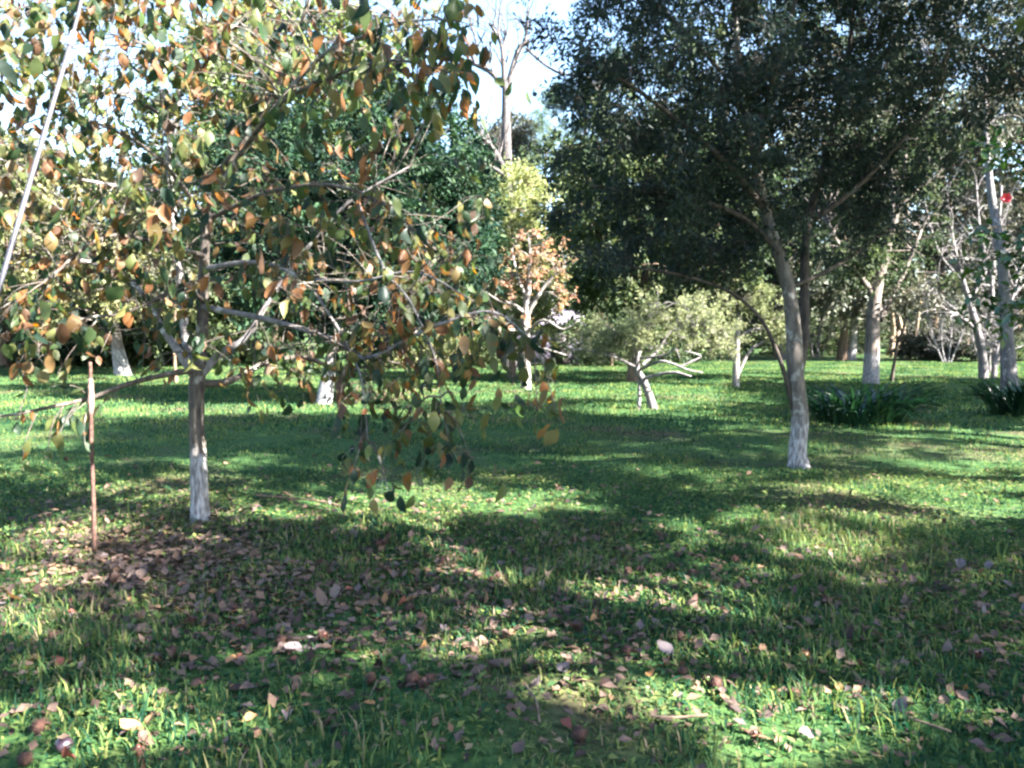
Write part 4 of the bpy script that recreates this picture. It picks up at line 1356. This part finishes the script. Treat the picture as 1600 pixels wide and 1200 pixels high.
def build_shed():
    D_ = 38
    b = at(838, 0, D_)
    base = np.array((b[0], b[1], 0.0))
    root = thing('garden_shed', 'low plastered shed toned grey-violet for shade, partly hidden behind the orange-leaved tree', 'shed', base)
    plaster = plain_mat('shed_plaster', (.07, .06, .09), (.11, .095, .135), 2.5, .9, bump=.3)  # violet tone carries the shade of a white wall
    m = MB()
    box(m, base + (0, 1.6, .95), (4.6, 3.0, 2.1))
    m.build('wall', plaster, root, smooth=False)
    m = MB()
    h = base + np.array((0, 1.6, 2.02))
    v = [h + np.array(a) for a in ((-2.55, -1.8, -.06), (2.55, -1.8, -.06), (2.55, 1.8, -.06), (-2.55, 1.8, -.06), (-2.55, 0, .75), (2.55, 0, .75))]
    v += [a + np.array((0, 0, .09)) for a in v]
    m.add(v, [(6, 7, 11, 10), (8, 9, 10, 11), (0, 4, 5, 1), (2, 5, 4, 3), (0, 1, 7, 6), (2, 3, 9, 8), (0, 6, 10, 4), (4, 10, 9, 3), (1, 5, 11, 7), (5, 2, 8, 11)])
    m.build('roof', plain_mat('shed_roof', (.06, .05, .075), (.1, .085, .12), 6, .85), root, smooth=False)
    m = MB()
    box(m, base + (1.3, .06, .95), (.85, .06, 1.9))
    d = m.build('door', plain_mat('shed_door', (.03, .025, .03), (.06, .05, .05), 8, .7), root, smooth=False)
    m = MB()
    box(m, base + (1.02, .01, .95), (.04, .04, .12))
    m.build('handle', plain_mat('shed_handle', (.2, .2, .2), (.3, .3, .3), 20, .4, 1.0), d, smooth=False)


build_shed()


def build_fence():
    D_ = 50
    x0, x1 = at(1392, 0, D_)[0], at(1640, 0, D_)[0]
    base = np.array((x0, D_, 0.0))
    root = thing('board_fence', 'low weathered tan board fence far back on the right', 'fence', base)
    wood = plain_mat('fence_wood', (.05, .035, .023), (.13, .095, .065), 5, .85)
    n = 26
    me = []
    for k in range(4):
        m = MB()
        box(m, (0, 0, .7 + .18 * k), (.2 + .04 * (k % 2), .03, 1.4 + .36 * k))
        me.append(m.mesh('board', wood, smooth=False))
    for i in range(n):
        if i in (3, 5, 6, 8, 10, 11, 13, 14, 17, 18, 20, 23):
            continue
        o = bpy.data.objects.new('board', me[i % 4])
        C.objects.link(o)
        o.parent = root
        o.location = ((x1 - x0) * i / (n - 1), random.uniform(-.01, .01), random.uniform(-.05, .02))
        o.rotation_euler = (0, random.uniform(-.03, .03), 0)
    for z in (.4, 1.0):
        m = MB()
        box(m, base + ((x1 - x0) / 2, .06, z), (x1 - x0 + .3, .05, .09))
        m.build('rail', wood, root, smooth=False)


build_fence()

# ------------------------------------------------------------------ stake and leaning pole
def build_stake():
    base = ground_at(146, 858)
    d = base[1]
    rust = plain_mat('rusty_iron', (.03, .012, .008), (.075, .034, .022), 30, .85, .0, .5)
    root = thing('rusty_stake', 'thin rusty iron stake upright in the grass left of the persimmon trunk', 'stake', base)
    mb = MB()
    tube(mb, smooth_path([np.append(at(147, 866, d), .016), np.append(at(146, 780, d), .015), np.append(at(143, 700, d), .0145), np.append(at(142, 630, d), .014), np.append(at(141, 566, d), .012)], 5), 9, .06)
    mb.build('shaft', rust, root)
    mb = MB()
    tube(mb, smooth_path([np.append(at(142.3, 646, d), .017), np.append(at(142, 630, d), .022), np.append(at(142, 610, d), .021), np.append(at(141.5, 592, d), .016)], 4), 10, .08)
    mb.build('tie', plain_mat('faded_tie', (.09, .055, .045), (.15, .1, .085), 40, .9), root)


build_stake()


def build_pole():
    p0, p1, p2 = at(16, 390, 4.6), at(112, 62, 5.1), at(142, -60, 5.3)
    dv = unit(p1 - p0)
    k = (p0[2] - 0.0) / dv[2]
    foot = p0 - dv * k
    foot[2] = float(gz(foot[0], foot[1])) - .02
    root = thing('leaning_pole', 'long pale grey-lilac pole leaning up into the persimmon crown at far left', 'pole', foot)
    mat = plain_mat('pole_shade_tone', (.02, .02, .027), (.038, .038, .049), 9, .6, 0.0, .1)  # even dark colour stands in for shade falling on the pole
    mb = MB()
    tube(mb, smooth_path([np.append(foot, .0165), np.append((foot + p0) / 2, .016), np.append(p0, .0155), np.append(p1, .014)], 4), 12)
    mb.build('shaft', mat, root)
    mb = MB()
    tube(mb, np.array([np.append(p1 - dv * .05, .02), np.append(p1 + dv * .06, .02)]), 12)
    mb.build('collar', plain_mat('pole_collar', (.12, .12, .15), (.2, .2, .24), 10, .5), root)
    mb = MB()
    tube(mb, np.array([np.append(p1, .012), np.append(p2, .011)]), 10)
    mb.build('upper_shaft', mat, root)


build_pole()

# ------------------------------------------------------------------ fallen leaves, burrs, sticks on the lawn
def fallen():
    kinds = {
        'pinkish-brown': [(.08, .055, .045), (.15, .105, .085)],
        'dark brown': [(.03, .018, .015), (.07, .038, .03)],
        'orange-tan': [(.22, .11, .045), (.3, .17, .08)],
        'greyish-mauve': [(.08, .066, .07), (.15, .12, .12)],
        'rust-red': [(.12, .04, .03), (.2, .075, .05)],
    }
    meshes = {}
    shapes = [('flat', .3, .6), ('curled', .55, 1.5), ('folded', .95, .7)]
    for cname, cc in kinds.items():
        mt = leaf_mat('fallen_leaf_' + cname.replace('-', '_').replace(' ', '_'), [cc[0], cc[1]], .2, .65, .2, 'obj', (tuple(c * .45 for c in cc[0]), 30, .62), 0)
        for sname, fold, curl in shapes:
            for k in range(2):
                _, me = leaf_mesh('fallen_leaf', .105 + .015 * k, .066 + .012 * k, fold, curl * (1 if k else -1), mt, random.uniform(-.6, .6), .06)
                meshes[(cname, sname, k)] = me
    # candidate places: under the persimmon, along the middle, whole foreground
    cand = []

    def put(px, py, sx, sy, n):
        for _ in range(n):
            a, b = random.gauss(px, sx), random.gauss(py, sy)
            if -30 < a < 1630 and 640 < b < 1215:
                cand.append((a, b))
    put(250, 860, 140, 40, 70)
    put(420, 900, 140, 60, 55)
    put(160, 960, 120, 40, 35)
    put(720, 870, 110, 40, 60)
    put(860, 850, 90, 40, 30)
    put(950, 890, 90, 60, 30)
    put(1480, 900, 110, 30, 30)
    put(700, 780, 180, 30, 25)
    for _ in range(230):
        cand.append((random.uniform(-20, 1620), random.triangular(760, 1210, 980)))
    for _ in range(25):
        cand.append((random.uniform(0, 1600), random.uniform(660, 780)))
    sing, rest = [], []
    for c in cand:
        sing.append(c)
    sing.sort(key=lambda c: -c[1])
    sing, rest = sing[:300], sing[300:]
    for a, b in sing:
        p = ground_at(a, b)
        w = [.42, .2, .12, .2, .06]
        cname = random.choices(list(kinds), w)[0]
        sname = random.choices(['flat', 'curled', 'folded'], [.4, .4, .2])[0]
        o = bpy.data.objects.new('fallen_leaf', meshes[(cname, sname, random.randrange(2))])
        C.objects.link(o)
        o.location = (p[0], p[1], p[2] + random.uniform(.012, .04))
        o.rotation_euler = (math.pi / 2 + random.gauss(0, .35), random.gauss(0, .3), random.uniform(0, 6.28))
        o.rotation_euler[0] *= 1 if random.random() < .7 else -1
        s = random.uniform(.45, .95)
        o.scale = (s, s, s)
        if b > 1060:
            zone = 'along the bottom edge'
        elif a < 520 and b < 930:
            zone = 'near the persimmon foot'
        elif a < 520:
            zone = 'in front of the rusty stake'
        elif a < 1000 and b < 960:
            zone = 'in the mid-lawn litter'
        elif a < 1000:
            zone = 'in the open centre grass'
        elif b < 960:
            zone = 'below the evergreen trunk'
        else:
            zone = 'in the lower right grass'
        o['_px'] = a
        o['label'] = '%s %s dry leaf %s' % ({'flat': 'flat', 'curled': 'curled', 'folded': 'folded'}[sname], cname, zone)
        o['category'] = 'fallen leaf'
        o['group'] = '%s %s dry leaves %s' % (sname, cname, zone)
    # the smaller far ones and crumbs as one mass
    mb = MB()
    pts = [ground_at(a, b) for a, b in rest]
    for _ in range(9500):
        a, b = (random.gauss(260, 170), random.gauss(870, 45)) if random.random() < .34 else ((random.gauss(620, 330), random.gauss(900, 75)) if random.random() < .5 else (random.uniform(-40, 1640), random.triangular(720, 1215, 950)))
        if b > 660:
            pts.append(ground_at(a, b))
    for _ in range(900):
        a, b = random.gauss(590, 55), random.gauss(620, 9)
        if b > 596:
            pts.append(ground_at(a, b))
    pts = np.array(pts)
    n = len(pts)
    pts[:, 2] += rng.uniform(.004, .04, n)
    ax = rvec(n)
    ax[:, 2] *= .3
    sz = rng.uniform(.018, .068, n) * (1 + .06 * pts[:, 1])
    leaf_quads(mb, pts, ax, unit(rvec(n) * .5 + (0, 0, 1)), sz, sz * .6, .2)
    o = mb.build('leaf_litter', leaf_mat('litter', [(.022, .015, .013), (.055, .036, .029), (.12, .08, .063), (.13, .075, .045), (.085, .066, .066)], .15, .7, .2), kind='stuff', smooth=False)
    o['label'] = 'small brown leaf crumbs scattered through the grass'
    o['category'] = 'leaf litter'


fallen()


def burrs():
    mt = plain_mat('burr_spines', (.028, .012, .008), (.075, .03, .018), 40, .9)
    inner = plain_mat('burr_lining', (.3, .2, .13), (.42, .3, .2), 30, .7)
    nut = plain_mat('chestnut_shell', (.06, .02, .012), (.11, .035, .02), 12, .3)

    def mk(openb):
        mb = MB()
        R = .024
        d = rvec(150)
        if openb:
            d = d[(d[:, 2] < .45)]
        # husk
        nu, nv = 10, 6
        v, q = [], []
        vmax = .62 if openb else 1.0
        for i in range(nv + 1):
            th = math.pi * (1 - vmax * i / nv)
            for j in range(nu):
                ph = 2 * math.pi * j / nu
                v.append((R * math.sin(th) * math.cos(ph), R * math.sin(th) * math.sin(ph), R * math.cos(th)))
        for i in range(nv):
            for j in range(nu):
                q.append((i * nu + j, i * nu + (j + 1) % nu, (i + 1) * nu + (j + 1) % nu, (i + 1) * nu + j))
        mb.add(v, q)
        # spines
        n = len(d)
        s = unit(np.cross(d, rvec(n)))
        t = np.cross(d, s)
        b = d * R * .9
        tip = d * (R + rng.uniform(.01, .019, (n, 1))) + s * rng.normal(0, .004, (n, 1))
        vv = np.stack((b + s * .0017, b - s * .0009 + t * .0015, b - s * .0009 - t * .0015, tip), 1).reshape(-1, 3)
        k = np.arange(n)[:, None] * 4
        tt = np.concatenate([k + np.array([f]) for f in ((0, 1, 3), (1, 2, 3), (2, 0, 3))])
        mb.add(vv, None, tt)
        return mb.mesh('spiny_husk', mt)
    closed, opened = mk(False), mk(True)
    nm = MB()
    nu, nv = 8, 5
    v, q = [], []
    for i in range(nv + 1):
        th = math.pi * i / nv
        for j in range(nu):
            ph = 2 * math.pi * j / nu
            v.append((.015 * math.sin(th) * math.cos(ph), .011 * math.sin(th) * math.sin(ph), .016 * math.cos(th) + .008))
    for i in range(nv):
        for j in range(nu):
            q.append((i * nu + j, i * nu + (j + 1) % nu, (i + 1) * nu + (j + 1) % nu, (i + 1) * nu + j))
    nm.add(v, q)
    nutme = nm.mesh('nut', nut)
    spots = [(578, 1078), (592, 1090), (1062, 1000), (1066, 1058), (1105, 1068), (1118, 1072), (780, 905), (768, 912), (745, 905), (697, 880), (705, 888), (692, 884), (835, 890), (830, 896), (897, 845), (965, 858), (925, 862),
             (590, 860), (600, 858), (1000, 895), (980, 898), (1030, 840), (1082, 898), (1148, 880), (900, 938), (830, 930), (645, 1080), (672, 1078), (662, 1085), (215, 980), (270, 1028), (300, 982), (365, 965), (63, 1145), (217, 1182), (40, 1190),
             (85, 1010), (245, 1040), (1290, 937), (1345, 980), (1525, 1025), (1240, 1082), (620, 935), (505, 1005), (440, 1010), (980, 1030), (1180, 1160), (905, 1160), (640, 955), (555, 885)]
    zone = lambda a, b: 'in the nearest grass' if b > 1040 else ('before the persimmon' if a < 560 else ('in the mid-lawn litter' if a < 940 else 'before the evergreen'))
    for i, (a, b) in enumerate(spots):
        p = ground_at(a, b)
        op = i % 3 == 1
        o = bpy.data.objects.new('chestnut_burr', opened if op else closed)
        C.objects.link(o)
        s = random.uniform(.85, 1.2)
        o.location = (p[0], p[1], p[2] + .03)
        o.scale = (s, s, s)
        o.rotation_euler = (random.uniform(-.7, .7), random.uniform(-.7, .7), random.uniform(0, 6))
        o['label'] = ('split-open reddish-brown chestnut burr ' if op else 'closed reddish-brown spiny chestnut burr ') + zone(a, b)
        o['category'] = 'chestnut burr'
        o['_px'] = a
        o['group'] = ('open' if op else 'closed') + ' chestnut burrs ' + zone(a, b)
        if op:
            c = bpy.data.objects.new('nut', nutme)
            C.objects.link(c)
            c.parent = o
    # a dark over-ripe fruit at the lower left, an orange one at the lower right
    for (a, b, r, c1, c2, lab) in ((100, 1172, .034, (.012, .006, .01), (.03, .017, .025), 'dark purplish rotten fruit in the grass at lower left'), (1257, 1022, .026, (.16, .06, .02), (.2, .09, .03), 'small orange fallen persimmon at lower right')):
        p = ground_at(a, b)
        root = thing('fallen_fruit', lab, 'fruit', p)
        mb = MB()
        nu, nv = 14, 9
        v, q = [], []
        for i in range(nv + 1):
            th = math.pi * i / nv
            for j in range(nu):
                ph = 2 * math.pi * j / nu
                rr = r * (1 + .05 * math.cos(4 * ph)) * (1 - .12 * abs(math.cos(th)) ** 6)
                v.append(p + np.array((rr * math.sin(th) * math.cos(ph), rr * math.sin(th) * math.sin(ph), r * .85 * math.cos(th) + r * .9)))
        for i in range(nv):
            for j in range(nu):
                q.append((i * nu + j, i * nu + (j + 1) % nu, (i + 1) * nu + (j + 1) % nu, (i + 1) * nu + j))
        mb.add(v, q)
        mb.build('flesh', plain_mat('fruit_%d' % a, c1, c2, 25, .35), root)
        mb = MB()
        for k in range(4):
            aa = k * math.pi / 2 + .4
            dd = np.array([(math.cos(aa), math.sin(aa), .25)])
            leaf_quads(mb, (p + (0, 0, r * 1.7))[None], dd, np.array([(0, 0, 1.)]), np.array([r * .8]), np.array([r * .7]), .1)
        mb.build('calyx', plain_mat('calyx_%d' % a, (.08, .05, .03), (.15, .1, .06), 30, .8), root, smooth=False)


burrs()


def sticks():
    bm_ = M['bark_brown']
    for pts, r, lab in (([(400, 783), (450, 788), (505, 792), (538, 797)], .008, 'thin dark twig lying on the grass right of the persimmon trunk'),
                        ([(1015, 1135), (1050, 1138), (1105, 1133)], .006, 'thin grey twig lying in the near grass at lower centre'),
                        ([(822, 1095), (838, 1120), (843, 1150)], .005, 'pale bent twig in the near grass at lower centre'),
                        ([(1420, 1130), (1450, 1140), (1485, 1152)], .006, 'thin brown twig in the near grass at lower right')):
        w = [np.append(ground_at(a, b) + (0, 0, .045), r) for a, b in pts]
        base = w[0][:3]
        mb = MB()
        tube(mb, smooth_path(w, 4), 6, .08)
        o = mb.build('fallen_twig', bm_, off=base)
        o.location = tuple(base)
        o['label'] = lab
        o['category'] = 'twig'


sticks()
ORD = 'first second third fourth fifth sixth seventh eighth ninth tenth eleventh twelfth thirteenth fourteenth fifteenth sixteenth seventeenth eighteenth nineteenth twentieth'.split()
NUM = 'zero one two three four five six seven eight nine ten eleven twelve thirteen fourteen fifteen sixteen seventeen eighteen nineteen twenty'.split()
same = {}
for o in bpy.data.objects:
    if '_px' in o:
        same.setdefault(o['label'], []).append(o)
for lab, os_ in same.items():
    if 1 < len(os_) <= 20:
        os_.sort(key=lambda q: q['_px'])
        for i, o in enumerate(os_):
            o['label'] = lab + ', %s from left of %s' % (ORD[i], NUM[len(os_)])
for o in bpy.data.objects:
    for k in ('_b', '_px'):
        if k in o:
            del o[k]
print('tris', sum(sum(len(p.vertices) - 2 for p in me.polygons) if len(me.polygons) < 50 else len(me.polygons) for me in bpy.data.meshes))
